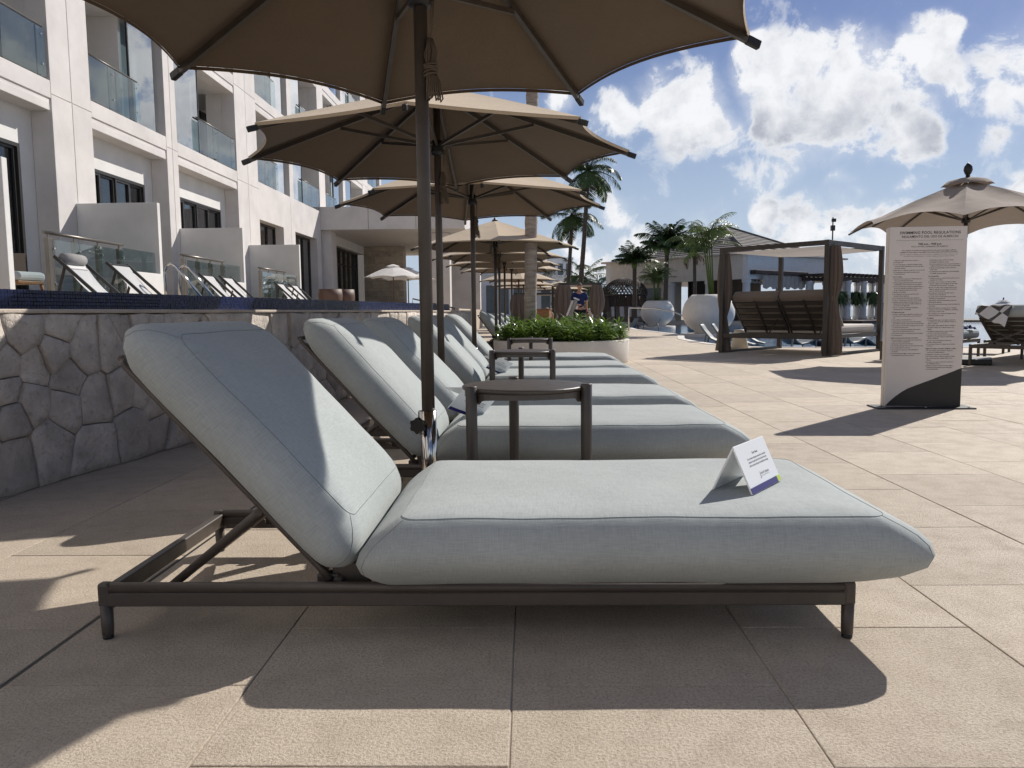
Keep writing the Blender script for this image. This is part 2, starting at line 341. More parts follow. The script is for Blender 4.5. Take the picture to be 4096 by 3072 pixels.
# ---------------------------------------------------------------- mesh helpers
class MB:
    def __init__(s): s.v = []; s.f = []; s.sm = []
    def add(s, vs, fs, smooth=False):
        o = len(s.v); s.v += [tuple(v) for v in vs]
        for f in fs: s.f.append(tuple(i + o for i in f)); s.sm.append(smooth)
        return s
    def box(s, x0, x1, y0, y1, z0, z1, bev=0., mx=None):
        b = min(bev, (x1 - x0) * .45, (y1 - y0) * .45, (z1 - z0) * .45)
        if b <= 0:
            vs = [(x, y, z) for z in (z0, z1) for y in (y0, y1) for x in (x0, x1)]
            fs = [(0, 2, 3, 1), (4, 5, 7, 6), (0, 1, 5, 4), (2, 6, 7, 3), (0, 4, 6, 2), (1, 3, 7, 5)]
        else:
            bm = bmesh.new(); bmesh.ops.create_cube(bm, size=1)
            for v in bm.verts: v.co = ((x0 + x1) / 2 + v.co.x * (x1 - x0), (y0 + y1) / 2 + v.co.y * (y1 - y0), (z0 + z1) / 2 + v.co.z * (z1 - z0))
            bmesh.ops.bevel(bm, geom=bm.edges[:], offset=b, segments=1 if b < .004 else 2, affect='EDGES', profile=.5)
            bm.verts.index_update(); vs = [v.co.copy() for v in bm.verts]; fs = [[v.index for v in f.verts] for f in bm.faces]; bm.free()
        if mx is not None: vs = [mx @ Vector(v) for v in vs]
        return s.add(vs, fs)
    def bar(s, a, b, w, h, up=(0, 0, 1), bev=0.):
        """rectangular bar from a to b"""
        a = Vector(a); b = Vector(b); d = b - a; L = d.length; d.normalize()
        up = Vector(up); sx = d.cross(up)
        if sx.length < 1e-4: sx = d.cross(Vector((1, 0, 0)))
        sx.normalize(); uz = sx.cross(d)
        mx = Matrix(((sx.x, d.x, uz.x, a.x), (sx.y, d.y, uz.y, a.y), (sx.z, d.z, uz.z, a.z), (0, 0, 0, 1)))
        return s.box(-w / 2, w / 2, 0, L, -h / 2, h / 2, bev, mx)
    def tube(s, pts, r, n=8, caps=True, closed=False):
        pts = [Vector(p) for p in pts]; m = len(pts)
        rs = r if isinstance(r, (list, tuple)) else [r] * m
        vs = []; prev = None
        for i, p in enumerate(pts):
            if closed: d = pts[(i + 1) % m] - pts[i - 1]
            else: d = pts[min(i + 1, m - 1)] - pts[max(i - 1, 0)]
            d.normalize()
            if prev is None:
                u = d.cross(Vector((0, 0, 1)));
                if u.length < 1e-3: u = d.cross(Vector((1, 0, 0)))
            else:
                u = prev - d * prev.dot(d)
            u.normalize(); prev = u; w = d.cross(u)
            for k in range(n):
                a = 2 * math.pi * k / n; vs.append(p + (u * math.cos(a) + w * math.sin(a)) * rs[i])
        fs = []
        for i in range(m if closed else m - 1):
            j = (i + 1) % m
            for k in range(n): fs.append((i * n + k, i * n + (k + 1) % n, j * n + (k + 1) % n, j * n + k))
        s.add(vs, fs, True)
        if caps and not closed:
            o = len(s.v) - len(vs)
            s.f.append(tuple(o + k for k in reversed(range(n)))); s.sm.append(False)
            s.f.append(tuple(o + (m - 1) * n + k for k in range(n))); s.sm.append(False)
        return s
    def lathe(s, prof, n=24, c=(0, 0, 0), cap=True, smooth=True, mx=None):
        vs = []
        for r, z in prof:
            for k in range(n):
                a = 2 * math.pi * k / n; vs.append(Vector((r * math.cos(a), r * math.sin(a), z)))
        if mx is not None: vs = [mx @ v for v in vs]
        vs = [v + Vector(c) for v in vs]
        fs = [(i * n + k, i * n + (k + 1) % n, (i + 1) * n + (k + 1) % n, (i + 1) * n + k) for i in range(len(prof) - 1) for k in range(n)]
        s.add(vs, fs, smooth)
        if cap:
            o = len(s.v) - len(vs)
            if prof[0][0] > 1e-4: s.f.append(tuple(o + k for k in reversed(range(n)))); s.sm.append(False)
            if prof[-1][0] > 1e-4: s.f.append(tuple(o + (len(prof) - 1) * n + k for k in range(n))); s.sm.append(False)
        return s
    def prism(s, poly, z0, z1, mx=None):
        n = len(poly); vs = [Vector((x, y, z0)) for x, y in poly] + [Vector((x, y, z1)) for x, y in poly]
        if mx is not None: vs = [mx @ v for v in vs]
        fs = [tuple(reversed(range(n))), tuple(range(n, 2 * n))] + [(i, (i + 1) % n, n + (i + 1) % n, n + i) for i in range(n)]
        return s.add(vs, fs)
    def grid(s, fn, nu, nv, smooth=True, closed_u=False):
        vs = [fn(i / nu, j / nv) for j in range(nv + 1) for i in range(nu + (0 if closed_u else 1))]
        w = nu if closed_u else nu + 1
        fs = [(j * w + i, j * w + (i + 1) % w, (j + 1) * w + (i + 1) % w, (j + 1) * w + i) for j in range(nv) for i in range(nu)]
        return s.add(vs, fs, smooth)
    def mesh(s, name):
        me = bpy.data.meshes.new(name); me.from_pydata([tuple(v) for v in s.v], [], s.f)
        me.polygons.foreach_set('use_smooth', s.sm); me.update(); return me
def mkobj(name, data, m=None, parent=None, loc=(0, 0, 0), rot=(0, 0, 0)):
    o = bpy.data.objects.new(name, data); COL.objects.link(o)
    if m is not None and data is not None and hasattr(data, 'materials') and len(data.materials) == 0: data.materials.append(MATS[m])
    o.location = loc; o.rotation_euler = rot
    if parent is not None: o.parent = parent
    return o
def part(parent, name, mb, m, loc=(0, 0, 0), rot=(0, 0, 0), label=None):
    o = mkobj(name, mb.mesh(name) if isinstance(mb, MB) else mb, m, parent, loc, rot)
    if label: o['label'] = label
    return o
def tag(o, label, cat, group=None):
    o['label'] = label; o['category'] = cat
    if group: o['group'] = group
    return o
def thing(name, label, cat, loc=(0, 0, 0), rz=0., group=None):
    o = mkobj(name, None, loc=loc, rot=(0, 0, rz)); o.empty_display_size = .2
    return tag(o, label, cat, group)
def struct(name, mb, m, loc=(0, 0, 0)):
    o = mkobj(name, mb.mesh(name) if isinstance(mb, MB) else mb, m, None, loc); o['kind'] = 'structure'; return o
def copy_tree(o, parent=None, loc=None, rz=None):
    c = o.copy(); COL.objects.link(c)
    if parent is not None: c.parent = parent
    if loc is not None: c.location = loc
    if rz is not None: c.rotation_euler = (0, 0, rz)
    for ch in list(o.children): copy_tree(ch, c)
    return c
def fbm(p, s=1.): return noise.noise(Vector(p) * s)
def text_mesh(body, size, align='LEFT', bold=0., space=1., line=1.0, res=2):
    cu = bpy.data.curves.new('txt', 'FONT'); cu.body = body; cu.size = size; cu.align_x = align
    cu.resolution_u = res; cu.offset = bold; cu.space_character = space; cu.space_line = line; cu.extrude = 0
    o = bpy.data.objects.new('txt', cu); COL.objects.link(o)
    dg = bpy.context.evaluated_depsgraph_get(); me = bpy.data.meshes.new_from_object(o.evaluated_get(dg)); me.materials.clear()
    bpy.data.objects.remove(o); bpy.data.curves.remove(cu); return me

# ================================================================ SETTING
# sea, low land, beach
b = MB(); b.add([(-30000, 66, -3.2), (30000, 66, -3.2), (30000, 40000, -3.2), (-30000, 40000, -3.2)], [(0, 1, 2, 3)]); struct('sea', b, 'sea_water')
b = MB(); b.add([(-400, -60, -.45), (60, -60, -.45), (60, 66, -.45), (4, 300, -.45), (-400, 300, -.45)], [(0, 1, 2, 3, 4)]); struct('ground', b, 'land')
b = MB(); b.add([(14, 63, -1.2), (80, 40, -1.2), (90, 60, -2.0), (20, 80, -2.0)], [(0, 1, 2, 3)]); struct('beach', b, 'sand')

# pool deck: far sheet with the joints in the material, near slabs one by one
POOL_EDGE = [(60, 12.0), (20, 15.2), (12, 16.4), (8.6, 17.1), (6.4, 17.35), (5.4, 17.6), (4.95, 18.3), (4.72, 19.6), (4.66, 21.4), (4.72, 23.2), (4.95, 24.6), (5.25, 26.0), (5.45, 28.4), (5.3, 32), (5.1, 36), (5.35, 40), (5.55, 44), (5.5, 50)]
XA, XB, YA, NROW, NCOL, TX, TY = -0.043 - .607 * 4, -0.043 + .607 * 8, 1.0, 20, 12, .607, .64
YB = YA + NROW * TY
deck = MB()
deck.add([(-14, -8, 0), (XA, -8, 0), (XA, 60, 0), (-14, 60, 0)], [(0, 1, 2, 3)])
deck.add([(XA, -8, 0), (XB, -8, 0), (XB, YA, 0), (XA, YA, 0)], [(0, 1, 2, 3)])
poly = [(XB, -8), (60, -8)] + POOL_EDGE + [(5.5, 60), (XA, 60), (XA, YB), (XB, YB)]
deck.add([(x, y, 0) for x, y in poly], [tuple(range(len(poly)))])
n = len(POOL_EDGE)
deck.add([(x, y, 0) for x, y in POOL_EDGE] + [(x, y, -.45) for x, y in POOL_EDGE], [(i, n + i, n + i + 1, i + 1) for i in range(n - 1)])
deck_o = struct('pool_deck', deck, 'paving_far')
b = MB(); b.add([(XA, YA, -.0035), (XB, YA, -.0035), (XB, YB, -.0035), (XA, YB, -.0035)], [(0, 1, 2, 3)])
part(deck_o, 'joint_bed', b, 'joint')
def slab_mb(w, l):
    g = MB(); e = .0018; c = .0014
    vs = [(0, 0, -.011), (w, 0, -.011), (w, l, -.011), (0, l, -.011), (0, 0, -c), (w, 0, -c), (w, l, -c), (0, l, -c), (e, e, 0), (w - e, e, 0), (w - e, l - e, 0), (e, l - e, 0)]
    g.add(vs, [(0, 1, 5, 4), (1, 2, 6, 5), (2, 3, 7, 6), (3, 0, 4, 7), (4, 5, 9, 8), (5, 6, 10, 9), (6, 7, 11, 10), (7, 4, 8, 11), (8, 9, 10, 11)]); return g
GAP = .0036; DRX = -1.228
slab_cache = {}; hidden = MB()
for ci in range(NCOL):
    x0, x1 = XA + ci * TX + GAP / 2, XA + (ci + 1) * TX - GAP / 2
    if abs(XA + ci * TX - (-1.257)) < .02: x0 = DRX + .006
    if abs(XA + (ci + 1) * TX - (-1.257)) < .02: x1 = DRX - .006
    off = (2.012 if (ci - 4) % 2 else 1.69 + .0)   # staggered columns
    ys = off - math.ceil((off - YA) / TY) * TY
    edges = [YA] + [ys + k * TY for k in range(NROW + 2) if YA + .02 < ys + k * TY < YB - .02] + [YB]
    for y0, y1 in zip(edges[:-1], edges[1:]):
        w, l = x1 - x0, y1 - y0 - GAP; key = (round(w, 3), round(l, 3))
        if x0 > .70 * y1 + .2 or x1 < -.70 * y1 - .2:
            hidden.add([(vx + x0, vy + y0, vz) for vx, vy, vz in slab_mb(w, l).v], slab_mb(w, l).f); continue
        if key not in slab_cache: slab_cache[key] = slab_mb(w, l).mesh('paving_slab'); slab_cache[key].materials.append(MATS['paving'])
        mkobj('paving_slab', slab_cache[key], None, deck_o, (x0, y0 + GAP / 2, random.uniform(-.0008, .0008)))
if hidden.v: part(deck_o, 'paving_rest', hidden, 'paving')['kind'] = 'stuff'
b = MB(); b.box(DRX - .0062, DRX + .0062, YA, YB, -.0108, -.0025); part(deck_o, 'drain_slot', b, 'slot_black', label='narrow black slot drain between the paving slabs')

# main pool
b = MB(); pe = [(60, 11.5), (3.9, 11.5), (3.9, 62), (60, 62)]
b.add([(4.0, 14, -.10), (60, 8, -.10), (60, 61, -.10), (4.0, 61, -.10)], [(0, 1, 2, 3)]); struct('pool_water', b, 'pool_water')
b = MB()
for i in range(n - 1):      # pale coping stones along the pool edge
    a = Vector((*POOL_EDGE[i], 0)); c = Vector((*POOL_EDGE[i + 1], 0)); d = (c - a); L = d.length; nn = Vector((d.y, -d.x, 0)).normalized()
    b.add([a + Vector((0, 0, .012)), c + Vector((0, 0, .012)), c - nn * .22 + Vector((0, 0, .012)), a - nn * .22 + Vector((0, 0, .012)), a + Vector((0, 0, -.06)), c + Vector((0, 0, -.06)), a - nn * .22, c - nn * .22], [(0, 1, 2, 3), (4, 5, 1, 0), (3, 2, 7, 6)])
struct('pool_coping', b, 'planter_white')
b = MB(); b.box(12, 60, 58.2, 58.6, -.4, -.02); b.box(19, 60, 54.0, 55.0, -.4, .02)
struct('pool_far_edge', b, 'grout')

# ---------------------------------------------------------------- rubble stone wall
WA, WB = Vector((-2.516, 3.539)), Vector((-2.265, 5.172)); WD = (WB - WA).normalized(); WN = Vector((WD.y, -WD.x))   # WN faces the loungers
W_H = .868
def wallpt(s, z, d=0.): p = WA + WD * s + WN * d; return Vector((p.x, p.y, z))
S0, S1 = -2.2, 9.9
wall = thing('stone_wall', 'low wall of irregular pale limestone blocks below the blue tiled pool edge', 'wall', (WA.x, WA.y, 0), math.atan2(WD.y, WD.x))
# local frame of wall: x along, y = -WN (left), so the face looks to -y
b = MB(); b.box(S0, S1, .012, .30, 0, W_H); part(wall, 'mortar_core', b, 'mortar')
# stone centres: the ones read off the photograph, then free ones
def wl(px, py):
    d = ray(px, py); nx = Vector((WN.x, WN.y, 0)); t = (nx.dot(Vector((WA.x, WA.y, 0))) - nx.dot(EYEV)) / nx.dot(d); p = EYEV + d * t
    return ((Vector((p.x, p.y)) - WA).dot(WD), p.z)
wc = lambda x, y: (x * .4821, 1200 + y * .4821)
seeds = [wl(*wc(x, y)) for x, y in ((170, 260), (0, 560), (460, 200), (420, 450), (680, 400), (900, 380), (1020, 220), (1110, 170), (1260, 260), (290, 560), (40, 750), (250, 830), (540, 660), (510, 880), (770, 820), (1010, 720), (1160, 720), (60, 1000), (400, 1180), (90, 1300), (770, 1230), (1090, 1080), (1330, 1050), (1450, 1100), (1290, 860), (1400, 700), (1480, 400), (1420, 180), (-150, 380), (-150, 900), (-180, 1250))]
seeds = [s for s in seeds if -0.5 < s[1] < 1.2]
rs = random.Random(3)
for _ in range(4000):
    c = (rs.uniform(S0, S1), rs.uniform(.03, W_H - .02))
    md = .31 if c[0] < 2.5 else .26
    if all(((c[0] - q[0]) ** 2 + ((c[1] - q[1]) * 1.05) ** 2) > md * md for q in seeds): seeds.append(c)
def clip(poly, px, py, nx, ny):
    out = []
    for i in range(len(poly)):
        a, c = poly[i], poly[(i + 1) % len(poly)]; da = (a[0] - px) * nx + (a[1] - py) * ny; dc = (c[0] - px) * nx + (c[1] - py) * ny
        if da <= 0: out.append(a)
        if da * dc < 0: t = da / (da - dc); out.append((a[0] + (c[0] - a[0]) * t, a[1] + (c[1] - a[1]) * t))
    return out
def inset(poly, d):
    res = list(poly); n_ = len(poly)
    for i in range(n_):
        a, c = poly[i], poly[(i + 1) % n_]; ex, ey = c[0] - a[0], c[1] - a[1]; L = math.hypot(ex, ey)
        if L < 1e-6: continue
        nx, ny = ey / L, -ex / L
        res = clip(res, a[0] - nx * d, a[1] - ny * d, nx, ny)
        if len(res) < 3: return None
    return res
def stone_mb(cell, rnd):
    pts = []
    for i in range(len(cell)):
        a, c = Vector(cell[i]), Vector(cell[(i + 1) % len(cell)]); k = max(1, int((c - a).length / .05))
        for j in range(k):
            p = a.lerp(c, j / k); q = Vector((p.x * 6, p.y * 6, 3)); p += Vector((noise.noise(q), noise.noise(q + Vector((9, 9, 9))))) * .011; pts.append(p)
    cen = sum(pts, Vector((0, 0))) / len(pts); m = len(pts); vs = []
    tx, ty = rnd.uniform(-.05, .05), rnd.uniform(-.05, .05); dep = rnd.uniform(.010, .034)
    for sc, dd in ((1, -.02), (1, dep * .86), (.986, dep), (.6, dep + .001)):
        for p in pts:
            q = cen + (p - cen) * sc; dz = dd + ((q.x - cen.x) * tx + (q.y - cen.y) * ty if dd > 0 else 0)
            if dd > 0: dz += noise.noise(Vector((q.x * 14, q.y * 14, 1))) * .006
            vs.append((q.x, -dz, q.y))
    vs.append((cen.x, -(dep + .0015), cen.y))
    fs = [(r * m + i, r * m + (i + 1) % m, (r + 1) * m + (i + 1) % m, (r + 1) * m + i) for r in range(3) for i in range(m)] + [(3 * m + i, 3 * m + (i + 1) % m, 4 * m) for i in range(m)]
    g = MB(); g.add(vs[:0], []); g.add(vs, fs, True); g.sm = [i >= 2 * m for i in range(len(g.f))]; return g
cells = []
for i, sp in enumerate(seeds):
    if not (S0 - .2 < sp[0] < S1 + .1): continue
    pl = [(S0, .0), (S1, .0), (S1, W_H), (S0, W_H)]
    for j, q in enumerate(seeds):
        if i == j or abs(q[0] - sp[0]) > 1.2: continue
        dx, dy = q[0] - sp[0], q[1] - sp[1]
        pl = clip(pl, (sp[0] + q[0]) / 2, (sp[1] + q[1]) / 2, dx, dy)
        if len(pl) < 3: break
    if len(pl) >= 3:
        ins = inset(pl, .003)
        if ins: cells.append(ins)
for c in cells: part(wall, 'stone', stone_mb(c, rs), 'wallstone')
x = S0
while x < S1:
    L = rs.uniform(.7, 1.0); b = MB(); b.box(x, min(x + L - .004, S1), -.035, .30, W_H + .002, W_H + .024, .006); part(wall, 'coping_stone', b, 'coping'); x += L

# ---------------------------------------------------------------- raised infinity pool with cobalt mosaic
TS0, TS1, TZ0, TZ1 = -1.2, 9.35, W_H + .026, 1.0
pool = thing('infinity_pool', 'raised infinity pool with cobalt blue mosaic edge above the stone wall', 'pool', (WA.x, WA.y, 0), math.atan2(WD.y, WD.x))
b = MB(); b.box(TS0, TS1, .22, .42, TZ0 - .1, TZ1 - .004); b.box(S0, TS1, .42, 6.0, .80, .97); part(pool, 'edge_core', b, 'grout')
TT = .0208; NR = int((TZ1 - TZ0) / TT); tile = MB(); tile.box(.0008, TT - .0008, -.0035, .004, .0008, TT - .0008, .0016); tme = tile.mesh('mosaic_tile'); tme.materials.append(MATS['cobalt_tile'])
vis = wl(0, 1200)[0]; count = 0; rest = MB()
first = vis + .30
ncol = int((TS1 - TS0) / TT); rt = random.Random(5)
for ci in range(ncol):
    x = TS0 + ci * TT
    for r in range(NR):
        dz, dy = rt.uniform(-.0004, .0004), rt.uniform(-.0012, .0012)
        if x > first and count < 296:
            o = mkobj('mosaic_tile', tme, None, pool, (x, .22 + dy, TZ0 + r * TT + dz), (rt.uniform(-.02, .02), 0, rt.uniform(-.025, .025))); count += 1
        else:
            mx = Matrix.Translation((x, .22 + dy, TZ0 + r * TT + dz)) @ Matrix.Rotation(rt.uniform(-.025, .025), 4, 'Z') @ Matrix.Rotation(rt.uniform(-.02, .02), 4, 'X')
            q = .0008; A, B = TT - q, TT - q
            rest.add([mx @ Vector(v) for v in ((q, -.0035, q), (A, -.0035, q), (A, -.0035, B), (q, -.0035, B), (q, .002, q), (A, .002, q), (A, .002, B), (q, .002, B))], [(0, 1, 2, 3), (0, 4, 5, 1), (3, 2, 6, 7), (1, 5, 6, 2), (0, 3, 7, 4)])
part(pool, 'mosaic_field', rest, 'cobalt_tile')['kind'] = 'stuff'
b = MB(); b.add([(S0, .26, .995), (TS1, .26, .995), (TS1, 5.6, .995), (S0, 5.6, .995)], [(0, 1, 2, 3)]); part(pool, 'water', b, 'lap_water')

# terrace between the raised pool and the hotel, with the steps and low wall at its end
b = MB(); b.box(-16, -5.7, 4, 34, .2, 1.06, .02); b.box(-16, -5.0, 34, 60, .2, 1.06, .02); b.box(-5.7, -2.0, 14.2, 34, .2, .98, .02); struct('terrace', b, 'paving_far')

# ================================================================ HOTEL
FX, BX, TERR = -9.1, -9.52, 1.06
H = thing('hotel_building', 'white stucco hotel with grooved pilasters, recessed windows and glass balconies', 'building', (FX, 15, 0))
def hpart(name, mb, m, par=None, label=None):
    mb.v = [(x - FX, y - 15, z) for x, y, z in mb.v]
    return part(par or H, name, mb, m, label=label)
def pane_part(par, y0, y1, z0, z1, x, m, name='pane'):
    g = MB(); g.box(x - .006, x + .006, y0, y1, z0, z1); return hpart(name, g, m, par)
ZB = [4.79 + 2.93 * k for k in range(4)]      # underside of each balcony band
TOPZ = 15.5
# pilasters: blocks with recessed joints
def pilaster(y0, y1, zs, split):
    c = MB(); c.box(FX - .9, FX - .012, y0 + .012, y1 - .012, TERR, TOPZ); p = hpart('pilaster', c, 'stucco')
    ys = [y0] + split + [y1]
    for a, e in zip(ys[:-1], ys[1:]):
        for z0, z1 in zip(zs[:-1], zs[1:]):
            g = MB(); g.box(FX - .42 if (a == y0 or e == y1) else FX - .05, FX, a + (.007 if a != y0 else 0), e - (.007 if e != y1 else 0), z0 + (.006 if z0 != TERR else 0), z1 - .006, .01); hpart('stucco_panel', g, 'stucco', p)
zs = [TERR, 5.11, 5.11 + 2.93, 5.11 + 5.86, TOPZ]
PIL = [(4.4, 6.2, [5.4]), (9.96, 10.6, [10.28]), (15.0, 16.37, [15.68]), (19.73, 20.36, [20.05]), (24.5, 26.4, [25.45])]
for y0, y1, sp in PIL: pilaster(y0, y1, zs, sp)
zu = [5.11, 5.11 + 2.93, 5.11 + 5.86, TOPZ]
for y0, y1 in ((29.9, 30.4), (34.2, 35.2), (38.6, 39.1), (43.2, 44.6), (48.2, 48.8)):
    c = MB(); c.box(FX - .9, FX - .012, y0 + .01, y1 - .01, 5.11, TOPZ); p = hpart('pilaster', c, 'stucco')
    for z0, z1 in zip(zu[:-1], zu[1:]): g = MB(); g.box(FX - .42, FX, y0, y1, z0 + .006, z1 - .006, .01); hpart('stucco_panel', g, 'stucco', p)
g = MB(); g.box(FX - 5, FX - 1.95, 2, 54, TERR, TOPZ); hpart('inner_core', g, 'dark_room')
g = MB(); g.box(FX - 5, FX + .15, 2, 54, TOPZ, TOPZ + .5, .02); hpart('roof_band', g, 'stucco')
g = MB(); g.box(FX - 5, FX, -32, 2.0, 0, TOPZ, .01); g.box(FX - 1.2, FX, 2.003, 4.4, 0, TOPZ, .01); hpart('unseen_wing', g, 'stucco')  # unseen run of the hotel behind the camera, added to block sky light
UB = [(6.2, 9.96, 'L'), (10.6, 15.0, 'R'), (16.37, 19.73, 'L'), (20.36, 24.5, 'R'), (26.4, 29.9, 'L'), (30.4, 34.2, 'R'), (35.2, 38.6, 'L'), (39.1, 43.2, 'R'), (44.6, 48.2, 'L')]
def railing(y0, y1, z, x, fine):
    hr = MB(); hr.tube([(x, y0, z + .98), (x, y1, z + .98)], .022, 8); r = hpart('balcony_railing', hr, 'steel_taupe')
    n_ = 2 if y1 - y0 > 1.2 else 1
    for i in range(n_):
        a, e = y0 + (y1 - y0) * i / n_ + .012, y0 + (y1 - y0) * (i + 1) / n_ - .012
        pane_part(r, a, e, z + .03, z + .93, x + .05, 'balcony_glass')
        if fine:
            for yy in (a + .12, e - .12) if n_ == 1 else ((e - .12,) if i == 0 else (e - .12,)):
                q = MB(); q.box(x - .03, x + .0, yy - .05, yy + .05, z - .02, z + .95); hpart('post', q, 'steel_taupe', r)
                for zz in (z + .25, z + .8):
                    q = MB(); q.lathe([(.018, 0), (.018, .02)], 8, mx=Matrix.Translation((x + .056, yy, zz)) @ Matrix.Rotation(math.pi / 2, 4, 'Y')); hpart('bolt', q, 'chrome', r)
for (y0, y1, ty) in UB:
    w = y1 - y0; grd = y0 < 25
    for k in range(3):
        zb = ZB[k]; fl = zb + .57; zt = ZB[k + 1]
        if k == 0 and y0 > 26 and y0 < 34.3: pass
        else:
            g = MB(); g.box(FX - .40, FX - .004, y0, y1, zb + .235, fl, .01); bnd = hpart('balcony_band', g, 'stucco')
            g = MB(); g.box(FX - .40, FX - .03, y0 + .01, y1 - .01, zb + .16, zb + .235); hpart('groove', g, 'stucco', bnd)
            g = MB(); g.box(FX - .40, FX - .012, y0, y1 - (.05 if grd else 0), zb, zb + .16, .01); hpart('lower_band', g, 'stucco', bnd)
        sp = y0 + w * .56 if ty == 'L' else y0 + w * .40
        oy0, oy1 = (y0, sp) if ty == 'L' else (sp, y1)
        gy0, gy1 = (sp, y1) if ty == 'L' else (y0, sp)
        g = MB(); g.box(FX - 1.95, FX - .40, y0, y1, zb + .1, fl - .02); g.box(FX - 1.95, FX - .05, y0, y1, zt + .003, zt + .10); hpart('balcony_slab', g, 'soffit')
        g = MB(); g.box(FX - 1.9, FX - .3, sp - .06, sp + .06, fl - .02, zt); hpart('party_wall', g, 'stucco')
        g = MB(); g.box(FX - 1.945, FX - 1.85, oy0, oy1, fl - .02, zt); hpart('balcony_back', g, 'dark_room')
        pane_part(None, oy0 + .1, oy1 - .1, fl + .02, zt - .35, FX - 1.83, 'window_glass', 'balcony_door')
        # glazed half: full-height frameless glass
        wn = pane_part(None, gy0 + .02, gy1 - (.30 if ty == 'L' else .02), fl + .01, zt - .01, FX - .12, 'bay_glass', 'bay_window')
        q = MB(); q.box(FX - .145, FX - .10, (sp - .02), (sp + .02), fl, zt); hpart('window_frame', q, 'window_frame', wn)
        q = MB(); q.box(FX - .5, FX - .44, gy0 + .1, gy1 - .3, fl, zt); hpart('sheer_curtain', q, 'curtain', wn)
        ry0, ry1 = (oy0 + .02, oy1 + .25) if ty == 'L' else (oy0 - .25, oy1 - .06)
        railing(ry0, ry1, fl, FX - .07, k == 0)
# ground floor recessed bays
for (y0, y1) in ((6.2, 9.96), (10.6, 15.0), (16.37, 19.73), (20.36, 24.5)):
    wy0, wy1, wt = y0 + .25, y1 - .42, 4.10
    g = MB(); g.box(BX - .2, BX, y0, y1, wt, 4.795); g.box(BX - .2, BX, y0, wy0, TERR, wt); g.box(BX - .2, BX, wy1, y1, TERR, wt); hpart('wall', g, 'stucco_white')
    g = MB(); g.box(BX, FX - .40, y0, y1, 4.795, 4.81); hpart('soffit', g, 'soffit')
    f = MB(); t_ = .07
    f.box(BX - .10, BX + .012, wy0, wy1, wt - t_, wt); f.box(BX - .10, BX + .012, wy0, wy0 + t_, TERR, wt - t_); f.box(BX - .10, BX + .012, wy1 - t_, wy1, TERR, wt - t_)
    fr = hpart('sliding_door', f, 'window_frame'); m_ = 4
    for i in range(m_):
        a = wy0 + t_ + (wy1 - wy0 - 2 * t_) * i / m_; e = wy0 + t_ + (wy1 - wy0 - 2 * t_) * (i + 1) / m_
        pane_part(fr, a + .04, e - .04, TERR + .05, wt - t_ - .04, BX - .05 - .03 * (i % 2), 'window_glass')
        q = MB(); xo = BX - .03 * (i % 2); q.box(xo - .07, xo - .002, a, a + .045, TERR, wt - t_); q.box(xo - .07, xo - .002, e - .06, e, TERR, wt - t_); q.box(xo - .068, xo - .004, a + .045, e - .06, wt - t_ - .05, wt - t_); hpart('mullion', q, 'window_frame', fr)
    q = MB(); q.box(BX - 1.9, BX - 1.8, y0, y1, TERR, 4.7); hpart('room_back', q, 'dark_room', fr)
    for side in ((wy0 + .15, wy0 + 1.25), (wy1 - 1.3, wy1 - .1), (wy0 + 1.6, wy0 + 1.9)):
        q = MB(); q.grid(lambda u, v, s=side: (BX - .34 + .03 * math.sin(u * 40), s[0] + (s[1] - s[0]) * u, TERR + v * (wt - TERR - .1)), 60, 1); hpart('curtain', q, 'curtain', fr)
# flush ground floor between pilaster and canopy
y0, y1 = 26.4, 34.2
g = MB()
for a, e, z0, z1 in ((26.4, 34.2, 4.10, 5.36), (28.98, 30.42, TERR, 4.10), (33.57, 34.2, TERR, 4.10)): g.box(FX - .45, FX - .003, a, e, z0, z1)
hpart('wall', g, 'stucco')
g = MB(); g.box(FX - .002, FX - .0005, 29.93, 29.945, 2, 5.36); hpart('wall_joint', g, 'mortar')
for a, e in ((26.42, 28.98), (30.42, 33.57)):
    f = MB(); f.box(FX - .42, FX - .32, a, e, 4.02, 4.10); fr = hpart('window', f, 'window_frame'); m_ = 3
    for i in range(m_ + 1):
        q = MB(); yy = a + (e - a) * i / m_; q.box(FX - .42, FX - .32, max(a, yy - .035), min(e, yy + .035), TERR, 4.02); hpart('mullion', q, 'window_frame', fr)
    for i in range(m_): pane_part(fr, a + (e - a) * i / m_ + .04, a + (e - a) * (i + 1) / m_ - .04, TERR, 4.02, FX - .38, 'window_glass')
    q = MB(); q.box(FX - 1.9, FX - 1.8, a, e, TERR, 4.7); hpart('room_back', q, 'dark_room', fr)
# entrance canopy
g = MB(); g.box(FX + .002, -2.75, 34.2, 34.5, 4.56, 5.56, .01); g.box(-3.05, -2.752, 34.5, 50, 4.56, 5.56, .01); cn = hpart('canopy_fascia', g, 'stucco')
for xx in (-7.0, -4.9): q = MB(); q.box(xx, xx + .02, 34.193, 34.199, 4.57, 5.55); hpart('fascia_joint', q, 'mortar', cn)
g = MB(); g.box(FX - .5, -3.06, 34.51, 50, 4.57, 4.8); hpart('canopy_ceiling', g, 'soffit')
g = MB(); g.box(FX - .45, FX + .35, 34.52, 35.5, TERR, 4.565, .01); hpart('corner_column', g, 'stucco')
f = MB(); f.box(FX - .35, FX - .25, 35.6, 42.5, 4.0, 4.12); f.box(FX - .35, FX - .25, 35.6, 42.5, 3.30, 3.36); fr = hpart('entrance_window', f, 'window_frame')
for i in range(8): q = MB(); yy = 35.6 + 6.9 * i / 7; q.box(FX - .37, FX - .23, yy - .03, yy + .03, TERR, 4.12); hpart('mullion', q, 'window_frame', fr)
